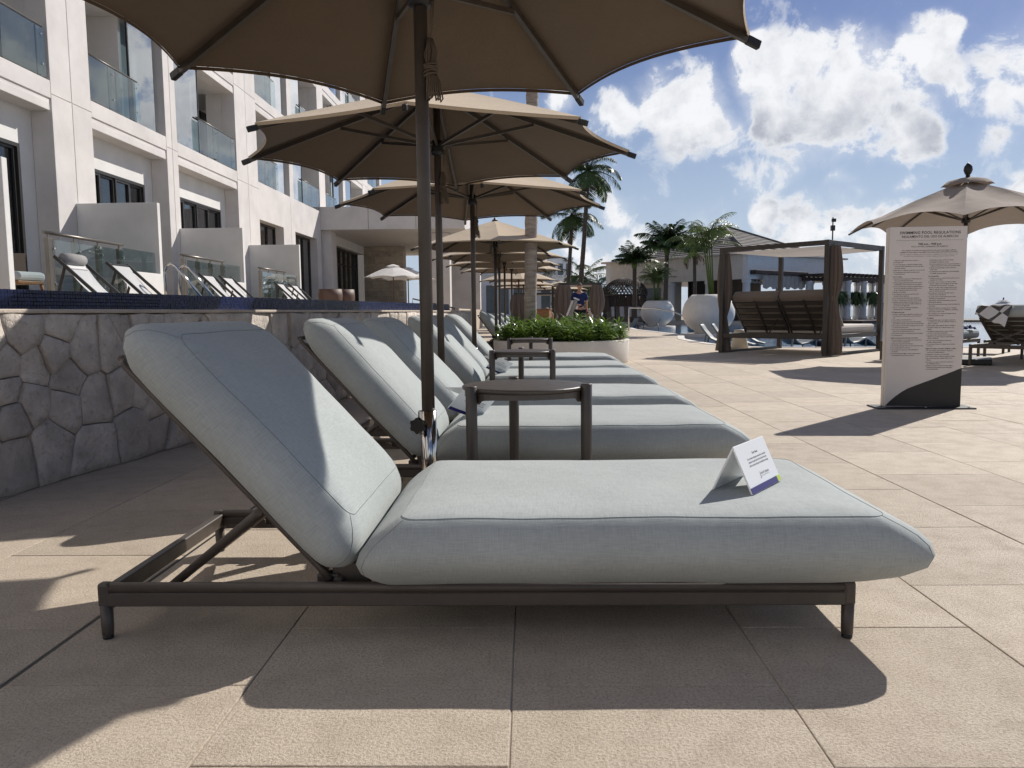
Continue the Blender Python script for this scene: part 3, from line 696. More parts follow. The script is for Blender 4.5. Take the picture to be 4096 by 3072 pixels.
for i in range(7): pane_part(fr, 35.6 + 6.9 * i / 7 + .04, 35.6 + 6.9 * (i + 1) / 7 - .04, TERR, 4.0, FX - .30, 'window_glass')
q = MB(); q.box(FX - 1.9, FX - 1.8, 35, 43, TERR, 4.6); hpart('room_back', q, 'dark_room', fr)
g = MB(); g.box(FX - .45, FX + .02, 35.5, 43, 4.12, 4.56); hpart('wall', g, 'stucco_white')
# stone-clad pillars under the canopy, block by block
def clad(xa, xb, ya, yb, z1, rows):
    c = MB(); c.box(xa + .02, xb - .02, ya + .02, yb - .02, TERR, z1 - .01); p = hpart('stone_pillar', c, 'mortar'); rr = random.Random(int(ya * 10 + xa * 7)); z = TERR
    while z < z1 - .05:
        hh = rr.choice((.16, .28, .40)); zt = min(z1, z + hh); x_ = xa
        while x_ < xb - .02:
            L = rr.uniform(.45, .95); xe = min(xb, x_ + L); xe = xb if xb - xe < .2 else xe
            q = MB(); d = rr.uniform(0, .012); q.box(x_ + .004, xe - .004, ya - d, yb, z + .004, zt - .004); hpart('block', q, 'clad_stone', p); x_ = xe
        z = zt
clad(FX, -6.9, 43.0, 44.0, 4.56, 10)
clad(-6.2, -4.4, 47.0, 48.0, 4.56, 10)
for xa, xb, ya, yb in ((-4.85, -3.62, 36.0, 36.8), (-4.9, -3.3, 45, 46), (-4.4, -3.2, 52, 53)):
    g = MB(); g.box(xa, xb, ya, yb, .2, 4.565, .015); hpart('canopy_pier', g, 'stucco')
# privacy walls between the ground-floor terraces
for yy in (11.06, 15.66, 20.3, 25.3):
    g = MB(); g.box(FX + .003, -7.45, yy - .06, yy + .06, TERR, 3.13, .008); hpart('privacy_wall', g, 'stucco_white')
for (ya, yb) in ((14.2, 15.59), (18.9, 20.2), (23.7, 25.2)):
    g = MB(); g.box(-7.62, -7.42, ya, yb, TERR, 1.70, .008); hpart('low_wall', g, 'stucco_white')
    g = MB(); g.box(-7.53, -7.515, ya + .1, yb - .05, 1.70, 2.12); hpart('glass_screen', g, 'balcony_glass')
for ya in (11.2, 16.0, 20.5):
    g = MB(); g.box(-8.6, -8.3, ya, ya + .8, TERR, 1.62, .01); hpart('low_wall', g, 'stucco_white')
# terrace railings
for i, (ya, yb, lab) in enumerate(((11.97, 14.05, 'glass terrace railing behind the sling chair with the grey rolled towel'), (16.68, 18.8, 'glass terrace railing behind the two white sling chairs between privacy walls'), (21.46, 23.6, 'glass terrace railing nearest the tall dark window by the entrance canopy'))):
    t = thing('terrace_railing', lab, 'railing', (-7.45, ya, TERR), 0, 'glass railings along the hotel terrace')
    g = MB(); g.tube([(0, -.12, 1.10), (0, yb - ya + .12, 1.10)], .026, 10); part(t, 'handrail', g, 'steel_taupe')
    nP = 4; st = (yb - ya) / (nP - 1)
    for k in range(nP):
        g = MB(); g.box(-.03, .03, k * st - .06, k * st + .06, 0, 1.02, .004); g.box(-.01, .01, k * st - .02, k * st + .02, 1.02, 1.09); po = part(t, 'post', g, 'steel_taupe')
        for zz in (.3, .85):
            g = MB(); g.box(-.02, .055, k * st + .05, k * st + .09, zz, zz + .03, .005); part(po, 'clamp', g, 'chrome')
    for k in range(nP - 1):
        g = MB(); g.box(.04, .052, k * st + .07, (k + 1) * st - .05 + .1, .06, 1.0); part(t, 'glass_panel', g, 'balcony_glass')
# ---- sling deck chairs
def sling_chair(label, loc, rz, towel=False):
    t = thing('sling_chair', label, 'deck chair', loc, rz, 'sling chairs on the hotel terrace')
    top, bot = Vector((-.42, 0, .76)), Vector((.34, 0, .05))
    for s in (-.30, .30):
        g = MB(); g.bar(top + Vector((0, s, 0)), bot + Vector((0, s, 0)), .03, .045, bev=.005); part(t, 'side_rail', g, 'window_frame')
        g = MB(); g.bar((-.30, s * .86, .64), (-.50, s * .86, .0), .025, .035, bev=.004); part(t, 'prop_leg', g, 'window_frame')
        g = MB(); g.bar((-.50, s * .9, .02), (.36, s * .9, .02), .025, .035, bev=.004); part(t, 'floor_rail', g, 'window_frame')
    for p in (top + Vector((.03, 0, -.03)), bot + Vector((0, 0, .02))):
        g = MB(); g.bar(p + Vector((0, -.285, 0)), p + Vector((0, .285, 0)), .03, .03, bev=.005); part(t, 'crossbar', g, 'window_frame')
    g = MB(); g.grid(lambda u, v: (top.lerp(bot, .08 + .88 * u) + Vector((-.02 * 0, (v - .5) * .52, -.10 * math.sin(math.pi * u) + .012))), 16, 4); part(t, 'sling', g, 'sling_white')
    return t
CH = [(10.45, 'sling chair with a grey rolled towel at its head'), (11.75, 'white sling chair beside the one with the rolled towel'), (15.05, 'white sling chair left of a pair before the middle privacy wall'), (16.05, 'white sling chair right of a pair before the middle privacy wall'), (19.55, 'small sling chair before the farthest privacy wall, next to the glass railing'), (20.75, 'small sling chair before the farthest privacy wall, beside the tall dark window')]
for i, (yy, lab) in enumerate(CH): sling_chair(lab, (-6.02, yy + .3, TERR - .14), 0)
# towel roll
t = thing('rolled_towel', 'grey rolled towel tied over the head of a sling chair', 'towel', (-6.36, 10.75, 1.65))
g = MB(); g.lathe([(.02, -.24), (.075, -.23), (.085, 0), (.078, .22), (.02, .24)], 14, mx=Matrix.Rotation(math.pi / 2, 4, 'X')); part(t, 'roll', g, 'towel_grey')
g = MB(); g.box(-.02, .14, -.22, .22, -.085, -.06, .01, Matrix.Rotation(R(32), 4, 'Y')); part(t, 'flap', g, 'towel_white')
# pool ladder rail
t = tag(mkobj('pool_handrail', (lambda g: (g.tube([(0, 0, 0), (0, 0, .5), (.03, 0, .6), (.10, 0, .64), (.18, 0, .6), (.62, 0, .05)], .022, 8), g.tube([(0, .5, 0), (0, .5, .5), (.03, .5, .6), (.10, .5, .64), (.18, .5, .6), (.62, .5, .05)], .022, 8))[0].mesh('pool_handrail'))(MB()), 'chrome', loc=(-5.9, 12.5, TERR)), 'bent steel grab rail of the raised pool beside the sling chairs', 'handrail')
# lounge armchair
t = thing('terrace_armchair', 'white cushioned armchair with wooden legs on the hotel terrace', 'armchair', (-8.05, 11.95, TERR), R(-10))
g = MB(); g.box(-.32, .32, -.33, .33, .36, .50, .05); part(t, 'seat_cushion', g, 'sling_white')
g = MB(); g.grid(lambda u, v: (-.34 * math.cos((u - .5) * 2.6) * 1.05, .40 * math.sin((u - .5) * 2.6), .46 + v * .36), 16, 3); part(t, 'shell_back', g, 'cabana_cushion')
for sx in (-.26, .26):
    for sy in (-.27, .27): g = MB(); g.tube([(sx, sy, .37), (sx * 1.15, sy * 1.15, 0)], [.028, .016], 8); part(t, 'leg', g, 'wood')
g = MB(); g.box(-.30, .30, -.30, .30, .31, .36, .01); part(t, 'seat_frame', g, 'wood')
# tub chairs at the canopy
for i, (px, lab) in enumerate(((1322, 'round brown tub chair left of a pair by the entrance canopy window'), (1372, 'round brown tub chair right of a pair by the entrance canopy window'))):
    p = onY(px, 1190, 28 + i * .6); t = thing('tub_chair', lab, 'chair', (p.x, p.y, TERR), 0, 'tub chairs by the canopy')
    g = MB(); g.lathe([(.30, .0), (.40, .1), (.44, .45), (.42, .70), (.36, .70), (.33, .42)], 20); part(t, 'shell', g, 'brown_shell')
    g = MB(); g.lathe([(.33, .30), (.33, .42), (.28, .46)], 20); part(t, 'cushion', g, 'sling_white')
# stairs wing wall and railing at the end of the raised pool
t = thing('stair_wall', 'low white sloping stair wall beyond the end of the mosaic pool', 'wall', (-1.75, 15.6, 0))
g = MB(); mxx = Matrix(((1, 0, 0, 0), (0, 0, 1, 0), (0, 1, 0, 0), (0, 0, 0, 1))); g.prism([(-2.2, 0), (.35, 0), (.35, .62), (-.4, .92), (-2.2, 1.0)], 0, .25, mxx); part(t, 'wing', g, 'stucco_white')
g = MB(); g.tube([(-.6, .12, .95), (-.6, .12, 1.15), (.25, .12, .95), (.25, .12, .62)], .014, 8); part(t, 'handrail', g, 'steel_taupe')

# ================================================================ LOUNGERS
def rrect(x0, x1, y0, y1, r, nc=6, ns=10):
    """rounded rectangle, constant vertex count"""
    pts = []
    cs = [(x1 - r, y1 - r, 0), (x0 + r, y1 - r, 90), (x0 + r, y0 + r, 180), (x1 - r, y0 + r, 270)]
    ends = []
    for cx_, cy_, a0 in cs:
        for k in range(nc + 1):
            a = R(a0 + 90 * k / nc); ends.append((cx_ + r * math.cos(a), cy_ + r * math.sin(a)))
        ends.append(None)
    ends = [e for e in ends]
    out = []; seg = []; corners = []
    for e in ends:
        if e is None: corners.append(seg); seg = []
        else: seg.append(e)
    for i, c in enumerate(corners):
        out += c; a = c[-1]; b_ = corners[(i + 1) % 4][0]
        m = ns * 3 if i in (0, 2) else ns
        for k in range(1, m): out.append((a[0] + (b_[0] - a[0]) * k / m, a[1] + (b_[1] - a[1]) * k / m))
    return out
def cushion(x0, x1, W, levels, seed=0, rc=.07, seam_at=None, amp=.004):
    g = MB(); rings = []
    for (z, si, i0, i1, rr) in levels:
        rings.append([Vector((x, y, z)) for x, y in rrect(x0 + i0, x1 - i1, -W / 2 + si, W / 2 - si, rr)])
    m = len(rings[0]); vs = []
    for ring in rings:
        for p in ring:
            q = p * 3.1 + Vector((seed * 7.3, 0, 0)); nv = noise.noise_vector(q) * amp + noise.noise_vector(p * 9 + Vector((seed, 0, 5))) * amp * .35
            vs.append(p + nv)
    fs = [(r * m + i, r * m + (i + 1) % m, (r + 1) * m + (i + 1) % m, (r + 1) * m + i) for r in range(len(rings) - 1) for i in range(m)]
    cb = sum((vs[i] for i in range(m)), Vector()) / m; ct = sum((vs[(len(rings) - 1) * m + i] for i in range(m)), Vector()) / m
    vs += [cb, ct]; nb = len(vs) - 2; o = (len(rings) - 1) * m
    fs += [(i, nb, (i + 1) % m) for i in range(m)] + [(o + i, o + (i + 1) % m, nb + 1) for i in range(m)]
    g.add(vs, [tuple(reversed(f)) for f in fs], True)
    g.f = [tuple(reversed(f)) for f in g.f]
    sm = None
    if seam_at is not None:
        sm = MB(); sm.tube([vs[seam_at * m + i] + Vector((0, 0, .0002)) for i in range(m)], .0011, 5, closed=True)
        for k in (0,):      # corner seams running down from the corners
            for ci in (3, 3 + 7 + 29, 3 + 14 + 29 + 9, 3 + 21 + 58 + 9):
                ci = ci % m; sm.tube([vs[r * m + ci] for r in range(3, seam_at + 1)], .0010, 5)
    return g, sm
#            z     side  x0    x1   corner
SEAT_LV = [(0.1445, 0.115, 0.06, 0.24, 0.05), (0.1475, 0.098, 0.04, 0.2, 0.06), (0.16, 0.078, 0.02, 0.12, 0.07), (0.182, 0.046, 0.004, 0.055, 0.075), (0.21, 0.018, 0, 0.008, 0.08), (0.24, 0, 0.012, 0.0, 0.085), (0.268, 0.005, 0.032, 0.012, 0.08), (0.293, 0.015, 0.06, 0.04, 0.075), (0.313, 0.03, 0.09, 0.078, 0.06), (0.328, 0.045, 0.112, 0.112, 0.05), (0.333, 0.053, 0.122, 0.124, 0.045), (0.339, 0.08, 0.155, 0.155, 0.045), (0.3445, 0.12, 0.21, 0.22, 0.05), (0.347, 0.18, 0.29, 0.3, 0.05), (0.3485, 0.27, 0.45, 0.45, 0.05), (0.349, 0.34, 0.6, 0.6, 0.03)]
def mk_backlv():
    L = []
    for (n_, si, i0, i1, rr) in ((.0, .085, .10, .13, .05), (.006, .055, .06, .09, .06), (.022, .022, .025, .05, .07), (.045, .006, .008, .016, .08), (.070, 0, 0, 0, .085), (.095, .003, .004, .006, .08), (.120, .014, .022, .026, .075), (.140, .030, .050, .058, .06), (.153, .047, .078, .088, .05), (.1575, .056, .090, .100, .045), (.167, .085, .12, .13, .045), (.176, .125, .17, .18, .05), (.182, .18, .24, .24, .05), (.185, .26, .31, .31, .04), (.186, .33, .36, .36, .03)): L.append((n_, si, i0, i1, rr))
    return L
lounger_meshes = {}
def lounger(label, loc, ang=47.5, seed=1, detail=True):
    t = thing('sun_lounger', label, 'sun lounger', loc, 0, 'sun loungers in the row under the brown parasols')
    key = ('fr',)
    def P_(name, mk, m, parent=t, key_=None, loc=(0, 0, 0), rot=(0, 0, 0)):
        k = (name, key_)
        if k not in lounger_meshes: lounger_meshes[k] = mk().mesh(name); lounger_meshes[k].materials.append(MATS[m])
        return mkobj(name, lounger_meshes[k], None, parent, loc, rot)
    def rail():
        g = MB(); g.box(-.972, .972, -.013, .013, .090, .1265, .003); g.box(-.955, .955, -.006, .006, .126, .131)
        g.tube([(-.978, 0, .1375), (.978, 0, .1375)], .0143, 14)
        for s in (-1, 1): g.box(s * .972 - .016, s * .972 + .016, -.0150, .0150, .0885, .1525, .0075)
        return g
    for s in (-1, 1): P_('side_rail', rail, 'frame_metal', loc=(0, s * .375, 0))
    def leg(): g = MB(); g.tube([(0, 0, .095), (0, 0, .03), (.0, 0, .012), (0, 0, .0105)], [.0165, .0155, .0150, .0135], 14); return g
    def foot(): g = MB(); g.lathe([(.012, 0), (.0138, .002), (.0138, .0105)], 14); return g
    for sx in (-.972, .972):
        for sy in (-.375, .375):
            l = P_('leg', leg, 'frame_metal', loc=(sx, sy, 0)); P_('foot_cap', foot, 'black_plastic', l)
    def cross(): g = MB(); g.box(-.014, .014, -.361, .361, .096, .140, .003); return g
    for sx in (-.965, .962): P_('crossbar', cross, 'frame_metal', loc=(sx, 0, 0))
    def slat(): g = MB(); g.box(-.035, .035, -.361, .361, .126, .136, .003); return g
    for k in range(7): P_('seat_slat', slat, 'frame_metal', loc=(-.22 + k * .185, 0, 0))
    def hinge(): g = MB(); g.tube([(0, -.36, .145), (0, .36, .145)], .012, 8); g.box(-.02, .08, -.33, -.30, .12, .19, .004); g.box(-.02, .08, .30, .33, .12, .19, .004); g.box(-.06, .0, -.34, -.30, .10, .16, .004); g.box(-.06, .0, .30, .34, .10, .16, .004); return g
    P_('hinge_bar', hinge, 'frame_metal', loc=(-.36, 0, 0))
    a = R(ang); d = Vector((-math.cos(a), 0, math.sin(a))); nn = Vector((math.sin(a), 0, math.cos(a)))
    rot = Matrix(((d.x, 0, nn.x), (0, -1, 0), (d.z, 0, nn.z))).to_euler(); hp = (-.38, 0, .163)
    def bframe():
        g = MB()
        for s in (-1, 1): g.tube([(-.01, s * .345, -.012), (.04, s * .345, -.009), (.77, s * .345, -.007), (.79, s * .32, -.007)], .0095, 10)
        for x in (.02, .79): g.tube([(x, -.33, -.008), (x, .33, -.008)], .0090, 8)
        return g
    bf = P_('backrest_frame', bframe, 'frame_metal', key_=None, loc=hp, rot=rot)
    def bslat(): g = MB(); g.box(-.03, .03, -.335, .335, -.009, -.003, .002); return g
    for k in range(6): P_('back_slat', bslat, 'frame_metal', bf, loc=(.1 + k * .125, 0, 0))
    # prop strut from the back frame to the notched rack
    ap = Vector(hp) + d * .25 - nn * .028
    for s in (-1, 1):
        low = Vector((ap.x - .262, s * .30, .115))
        k = ('strut', s, ang)
        if k not in lounger_meshes:
            g = MB(); g.tube([(ap.x, s * .27, ap.z), (ap.x - .01, s * .27, ap.z - .008), low], [.014, .014, .0125], 10); lounger_meshes[k] = g.mesh('prop_strut'); lounger_meshes[k].materials.append(MATS['frame_metal'])
        mkobj('prop_strut', lounger_meshes[k], None, t)
    k = ('pivot', ang)
    if k not in lounger_meshes: g = MB(); g.tube([(ap.x, -.34, ap.z), (ap.x, .34, ap.z)], .010, 10); g.tube([(ap.x - .262, -.31, .115), (ap.x - .262, .31, .115)], .010, 10); lounger_meshes[k] = g.mesh('prop_axle'); lounger_meshes[k].materials.append(MATS['frame_metal'])
    mkobj('prop_axle', lounger_meshes[k], None, t)
    def rack():
        g = MB(); pts = [(-.93, .092), (-.40, .092), (-.40, .105)]
        for k in range(5):
            x = -.47 - k * .085; pts += [(x + .02, .105), (x + .02, .122), (x + .008, .128), (x - .010, .128), (x - .014, .110), (x - .022, .105)]
        pts += [(-.93, .105)]
        g.prism(pts, -.004, .004, Matrix(((1, 0, 0, 0), (0, 0, 1, 0), (0, 1, 0, 0), (0, 0, 0, 1)))); return g
    for s in (-1, 1): P_('notched_rack', rack, 'frame_metal', loc=(0, s * .335, .004))
    ks = seed % 3
    if ('seat', ks) not in lounger_meshes:
        g, sm = cushion(-.300, 1.172, .87, SEAT_LV, ks + 1, seam_at=10, amp=.0055); lounger_meshes[('seat', ks)] = g.mesh('seat_cushion'); lounger_meshes[('seat', ks)].materials.append(MATS['cushion'])
        lounger_meshes[('seats', ks)] = sm.mesh('seam'); lounger_meshes[('seats', ks)].materials.append(MATS['seam'])
        g, sm = cushion(-.020, .825, .815, mk_backlv(), ks + 11, seam_at=9, amp=.0055); lounger_meshes[('back', ks)] = g.mesh('back_cushion'); lounger_meshes[('back', ks)].materials.append(MATS['cushion'])
        lounger_meshes[('backs', ks)] = sm.mesh('seam'); lounger_meshes[('backs', ks)].materials.append(MATS['seam'])
    c = mkobj('seat_cushion', lounger_meshes[('seat', ks)], None, t, (0, -.045, 0))
    if detail: mkobj('seam', lounger_meshes[('seats', ks)], None, c)
    c = mkobj('back_cushion', lounger_meshes[('back', ks)], None, t, Vector(hp) - nn * .003 + Vector((0, -.015, 0)), rot)
    if detail: mkobj('seam', lounger_meshes[('backs', ks)], None, c)
    return t
LO = [(-.15, 2.325, 'large pale blue-grey sun lounger holding the standing white tent card', 47.5),
      (-.15, 3.905, 'pale blue-grey sun lounger directly behind the front side table, card tucked at its backrest', 47.5),
      (-.13, 5.105, 'pale blue-grey sun lounger third along from the regulations card, no table before it', 47),
      (-.10, 6.675, 'pale blue-grey sun lounger behind the second side table, tipped card at its hip', 47.5),
      (-.11, 7.805, 'pale blue-grey sun lounger just before the farthest side table', 47.5),
      (-.09, 9.325, 'pale blue-grey sun lounger standing right before the round planter', 48)]
for i, (x, y, lab, a) in enumerate(LO): lounger(lab, (x, y, 0), a, i)
lounger('shaded sun lounger with upright backrest right behind the round planter', (-.12, 15.2, 0), 54, 1, False)
ORD = ['first', 'second', 'third', 'fourth', 'fifth', 'sixth', 'seventh', 'eighth']
for i, yy in enumerate((16.3, 17.6, 18.8, 20.3, 21.5, 23.0)):
    lounger('small pale sun lounger, %s after the shaded upright one behind the planter' % ORD[i], (-.10 + .03 * i, yy, 0), 48, i, False)['group'] = 'far sun loungers beyond the planter'

# ================================================================ BROWN PARASOLS
UR, UZE, UZT = 1.43, 2.02, 2.50
um = {}
def um_get(k, mk, m):
    if k not in um: um[k] = mk().mesh(k); um[k].materials.append(MATS[m])
    return um[k]
def ribz(r): return UZT - (UZT - UZE) * (r / UR) ** 1.06
def canopy_mb(R_, ze, zt, inward=.07, sag=.012, hem=.018, seg=8):
    g = MB()
    for k in range(8):
        a0, a1 = k * math.pi / 4, (k + 1) * math.pi / 4
        def fn(u, v):
            t = max(.02, v); p0 = Vector((math.cos(a0), math.sin(a0), 0)); p1 = Vector((math.cos(a1), math.sin(a1), 0))
            bow = 4 * u * (1 - u)
            q = p0.lerp(p1, u) * R_ * t * (1 - inward * bow * t * t)
            z = zt - (zt - ze) * t ** 1.06 - sag * bow * math.sin(math.pi * t) + .018 * bow * t ** 6
            return (q.x, q.y, z + .02)
        g.grid(fn, 14, 12, True)
        if hem:
            def hm(u, v):
                p = Vector(fn(u, 1.0)); c = Vector((p.x, p.y, 0)).normalized()
                return p + Vector((-c.x * .006 * v, -c.y * .006 * v, -hem * v - .001))
            g.grid(hm, 14, 1, True)
    return g
def parasol(label, loc, rot, rope=True, scale=1.0, near=True, group='brown parasols along the lounger row', holder=True):
    t = thing('parasol', label, 'parasol', loc, rot, group); t.scale = (scale, scale, 1)
    mk = lambda n_, f, m, par=t, l=(0, 0, 0), r=(0, 0, 0): mkobj(n_, um_get(n_, f, m), None, par, l, r)
    def pole(): g = MB(); g.tube([(0, 0, .30), (0, 0, UZT - .02)], .0265, 20); return g
    mk('pole', pole, 'frame_metal')
    def base(): g = MB(); g.box(-.30, .30, -.30, .30, .0, .055, .012); return g
    mk('base_plate', base, 'frame_metal')
    def sleeve(): g = MB(); g.tube([(0, 0, .05), (0, 0, .46)], .0325, 24); g.box(-.041, -.022, -.012, .012, .36, .462, .003); return g
    sl_ = mk('base_sleeve', sleeve, 'chrome')
    def knob():
        g = MB(); prof = []
        for k in range(40):
            a = 2 * math.pi * k / 40; r = .030 + .0035 * math.cos(6 * a); prof.append((r * math.cos(a), r * math.sin(a)))
        g.prism(prof, 0, .02, Matrix.Translation((-.042, -.022, .405)) @ Matrix.Rotation(R(55), 4, 'Z') @ Matrix.Rotation(-math.pi / 2, 4, 'Y')); return g
    mk('clamp_knob', knob, 'black_plastic', sl_)
    def hub(): g = MB(); g.lathe([(.028, 2.02), (.046, 2.025), (.050, 2.05), (.042, 2.10), (.042, 2.13), (.028, 2.135)], 20); return g
    mk('runner_hub', hub, 'black_plastic')
    def crown(): g = MB(); g.lathe([(.028, UZT - .1), (.06, UZT - .09), (.06, UZT - .03), (.02, UZT)], 20); return g
    mk('top_hub', crown, 'black_plastic')
    def fin(): g = MB(); g.lathe([(.05, UZT + .012), (.05, UZT + .03), (.02, UZT + .04), (.022, UZT + .06), (.0, UZT + .075)], 14); return g
    mk('finial', fin, 'black_plastic')
    def rib():
        g = MB(); pts = [(r, 0, ribz(r) - .012) for r in (.05, .4, .8, 1.2, UR + .035)]
        for a, e in zip(pts[:-1], pts[1:]): g.bar(a, e, .022, .030)
        return g
    def cap(): g = MB(); r = UR + .035; g.bar((r - .05, 0, ribz(r - .05) - .012), (r + .012, 0, ribz(r + .012) - .012), .027, .036, bev=.004); return g
    def strut(): g = MB(); g.bar((.045, 0, 2.10), (.72, 0, ribz(.72) - .034), .016, .022); return g
    for k in range(8):
        a = k * math.pi / 4
        rb = mk('rib', rib, 'frame_metal', t, (0, 0, 0), (0, 0, a))
        mk('rib_end_cap', cap, 'black_plastic', rb)
        mk('strut', strut, 'frame_metal', t, (0, 0, 0), (0, 0, a))
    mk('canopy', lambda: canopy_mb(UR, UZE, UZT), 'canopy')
    if rope:
        def cord():
            g = MB(); rr = random.Random(4); g.tube([(.050, -.01, 2.06), (.046, -.012, 1.95), (.042, -.01, 1.90)], .0028, 6); g.tube([(.058, -.006, 2.06), (.052, -.008, 1.95), (.044, -.008, 1.90)], .0028, 6)
            for k in range(7):
                o = (k - 3) * .0055; w = rr.uniform(.012, .022); zb = 1.66 + rr.uniform(0, .035); x = .042
                g.tube([(x + o * .3, -.012 + o * .5, 1.90), (x + o + w * .5, -.015 + o, 1.85), (x + o * .5, -.014 + o, 1.785), (x + o + .006, -.012 + o, 1.72), (x + o * 1.4 + .010, -.01 + o, zb), (x + o * 1.4 + .018, -.01 + o, zb + .012), (x + o + .014, -.008 + o, 1.74), (x + o * .4, -.01 + o, 1.785), (x + o - w * .3, -.006 + o, 1.84), (x + o * .3, -.008, 1.89)], .0034, 6)
            for k in range(6): g.tube([(.042 + .026 * math.cos(a), -.01 + .026 * math.sin(a), 1.762 + k * .0085 + .006 * math.cos(a + k)) for a in [2 * math.pi * j / 12 for j in range(12)]], .0036, 6, closed=True)
            return g
        mk('cord_bundle', cord, 'rope', t, (0, 0, 0), (0, 0, -rot + R(-12)))
    return t
UM = [(-.405, 3.07, 16.2, 1.0, 'brown octagonal parasol whose pole clamps in a chrome sleeve behind the front lounger'),
      (-.667, 5.87, -.5, 1.0, 'brown octagonal parasol between the third and fourth lounger, cord hanging from its hub'),
      (-.60, 8.55, 7.7, 1.0, 'brown octagonal parasol standing over the farthest side table'),
      (-.59, 14.2, 5, 1.04, 'beige-topped parasol right behind the planter palm trunk')]
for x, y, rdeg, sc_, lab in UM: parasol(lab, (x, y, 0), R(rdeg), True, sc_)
for i, (x, y, rdeg) in enumerate(((-.62, 16.95, 3), (-.585, 19.6, 9), (-.464, 22.3, -4), (-.34, 29.0, 6), (-.2, 34.5, 12), (-.1, 38.5, 2))):
    parasol('beige parasol of the far row, %s behind the one at the planter palm' % ORD[i], (x, y, 0), R(rdeg), False, 1.0, group='far beige parasols')

# ================================================================ SIDE TABLES
def side_table(label, loc, rz):
    t = thing('side_table', label, 'side table', loc, rz, 'dark side tables between the loungers')
    mk = lambda n_, f, par=t, l=(0, 0, 0), r=(0, 0, 0), m='table_metal': mkobj(n_, um_get('tb_' + n_, f, m), None, par, l, r)
    def top(): g = MB(); g.lathe([(.0, .541), (.235, .541), (.246, .545), (.25, .551), (.25, .556), (.246, .5595), (.23, .5605), (.0, .5605)], 48); return g
    mk('table_top', top)
    def leg(): g = MB(); g.tube([(.262, 0, .57), (.262, 0, .567), (.262, 0, .40), (.262, 0, .02), (.262, 0, 0)], [.020, .0225, .0225, .0195, .018], 16); return g
    def apron():
        g = MB(); pts = []
        for k in range(13):
            u = k / 12; a = u * math.pi * 2 / 3; p0 = Vector((.252, 0, 0)); p1 = Vector((.252 * math.cos(2 * math.pi / 3), .252 * math.sin(2 * math.pi / 3), 0)); q = p0.lerp(p1, u); q = q * (1 + .35 * math.sin(math.pi * u)) if q.length > 0 else q
            arch = .030 * (1 - (2 * u - 1) ** 2) ** .5
            q.normalize(); q *= .232; pts.append((q, .497 + arch * .8))
        vs = []; fs = []
        for q, zb in pts:
            nrm = q.normalized() * .008; vs += [(q - nrm) + Vector((0, 0, zb)), (q + nrm) + Vector((0, 0, zb)), (q + nrm) + Vector((0, 0, .541)), (q - nrm) + Vector((0, 0, .541))]
        for i in range(len(pts) - 1):
            o = i * 4
            for k in range(4): fs.append((o + k, o + 4 + k, o + 4 + (k + 1) % 4, o + (k + 1) % 4))
        g.add(vs, fs); return g
    for k in range(3):
        mk('leg', leg, t, (0, 0, 0), (0, 0, k * 2 * math.pi / 3)); mk('apron', apron, t, (0, 0, 0), (0, 0, k * 2 * math.pi / 3))
    return t
side_table('round dark brown metal side table behind the front lounger, largest of three', (-.02, 3.10, 0), R(-20))
side_table('round dark brown side table in the middle of three, behind the larger front table', (-.05, 5.89, 0), R(-28))
side_table('round dark brown side table farthest along, just before the planter', (.02, 8.57, 0), R(-32))

# ================================================================ TENT CARDS
def tent_card(label, loc, rotm, text=True):
    t = thing('tent_card', label, 'tent card', loc, 0, 'white notice cards on the loungers'); t.rotation_euler = rotm
    W, Hh, sp, th = .233, .128, .118, .005      # ridge along local x, reading face towards -y
    sl_ = math.atan2(sp / 2, Hh); L = math.hypot(sp / 2, Hh)
    prof = [(-sp / 2, 0), (-.0014, Hh - .003), (0, Hh - .0015), (.0014, Hh - .003), (sp / 2, 0), (sp / 2 - th * 1.1, 0), (0, Hh - th * 2.2), (-sp / 2 + th * 1.1, 0)]
    g = MB(); g.prism([(y, z) for y, z in prof], -W / 2, W / 2, Matrix(((0, 0, 1, 0), (1, 0, 0, 0), (0, 1, 0, 0), (0, 0, 0, 1)))); part(t, 'folded_card', g, 'card_white')
    # front face frame: x right, y up the slope
    fm = Matrix.Translation((0, -sp / 2, 0)) @ Matrix.Rotation(math.pi / 2 - sl_, 4, 'X')
    def on_face(name, mb_or_me, m, x, y, off=.0007):
        o = part(t, name, mb_or_me, m); o.matrix_local = fm @ Matrix.Translation((x, y, off)); return o
    g = MB(); g.box(-W / 2 + .0005, W / 2 - .026, 0, .017, -.0005, .0006); on_face('colour_band', g, 'card_purple', 0, .0006)
    g = MB(); g.box(W / 2 - .0255, W / 2 - .0005, 0, .017, -.0005, .0006); on_face('colour_band', g, 'card_lime', 0, .0006)
    if text:
        on_face('lettering', text_mesh('Dear Guest:', .0088, 'CENTER', .00012), 'card_ink', .012, .103)
        on_face('lettering', text_mesh('As a courtesy to all guests, items left on unattended\ncabanas or lounge chairs for more than 60 minutes,\nwill be removed and kept in the lost & found storage.', .0072, 'CENTER', .00008, .96, 1.35), 'card_ink', .012, .090)
        on_face('lettering', text_mesh('HYATT ZILARA', .0088, 'LEFT', .00005, 1.05), 'card_ink', -.006, .040)
        on_face('lettering', text_mesh('ALL INCLUSIVE ADULT RESORT  Cancun', .0034, 'LEFT'), 'card_ink', -.004, .0345)
        g = MB(); g.add([(-.0155, .030, 0), (-.0125, .030, 0), (-.0095, .050, 0), (-.0105, .050, 0)], [(0, 1, 2, 3)]); on_face('logo_stroke', g, 'card_ink', 0, 0)
    return t
p0, p1 = Vector((.607, 2.067)), Vector((.744, 2.255)); ang = math.atan2(p1.y - p0.y, p1.x - p0.x)
mid = (p0 + p1) / 2; perp = Vector((-math.sin(ang), math.cos(ang))); c0 = mid + perp * .059
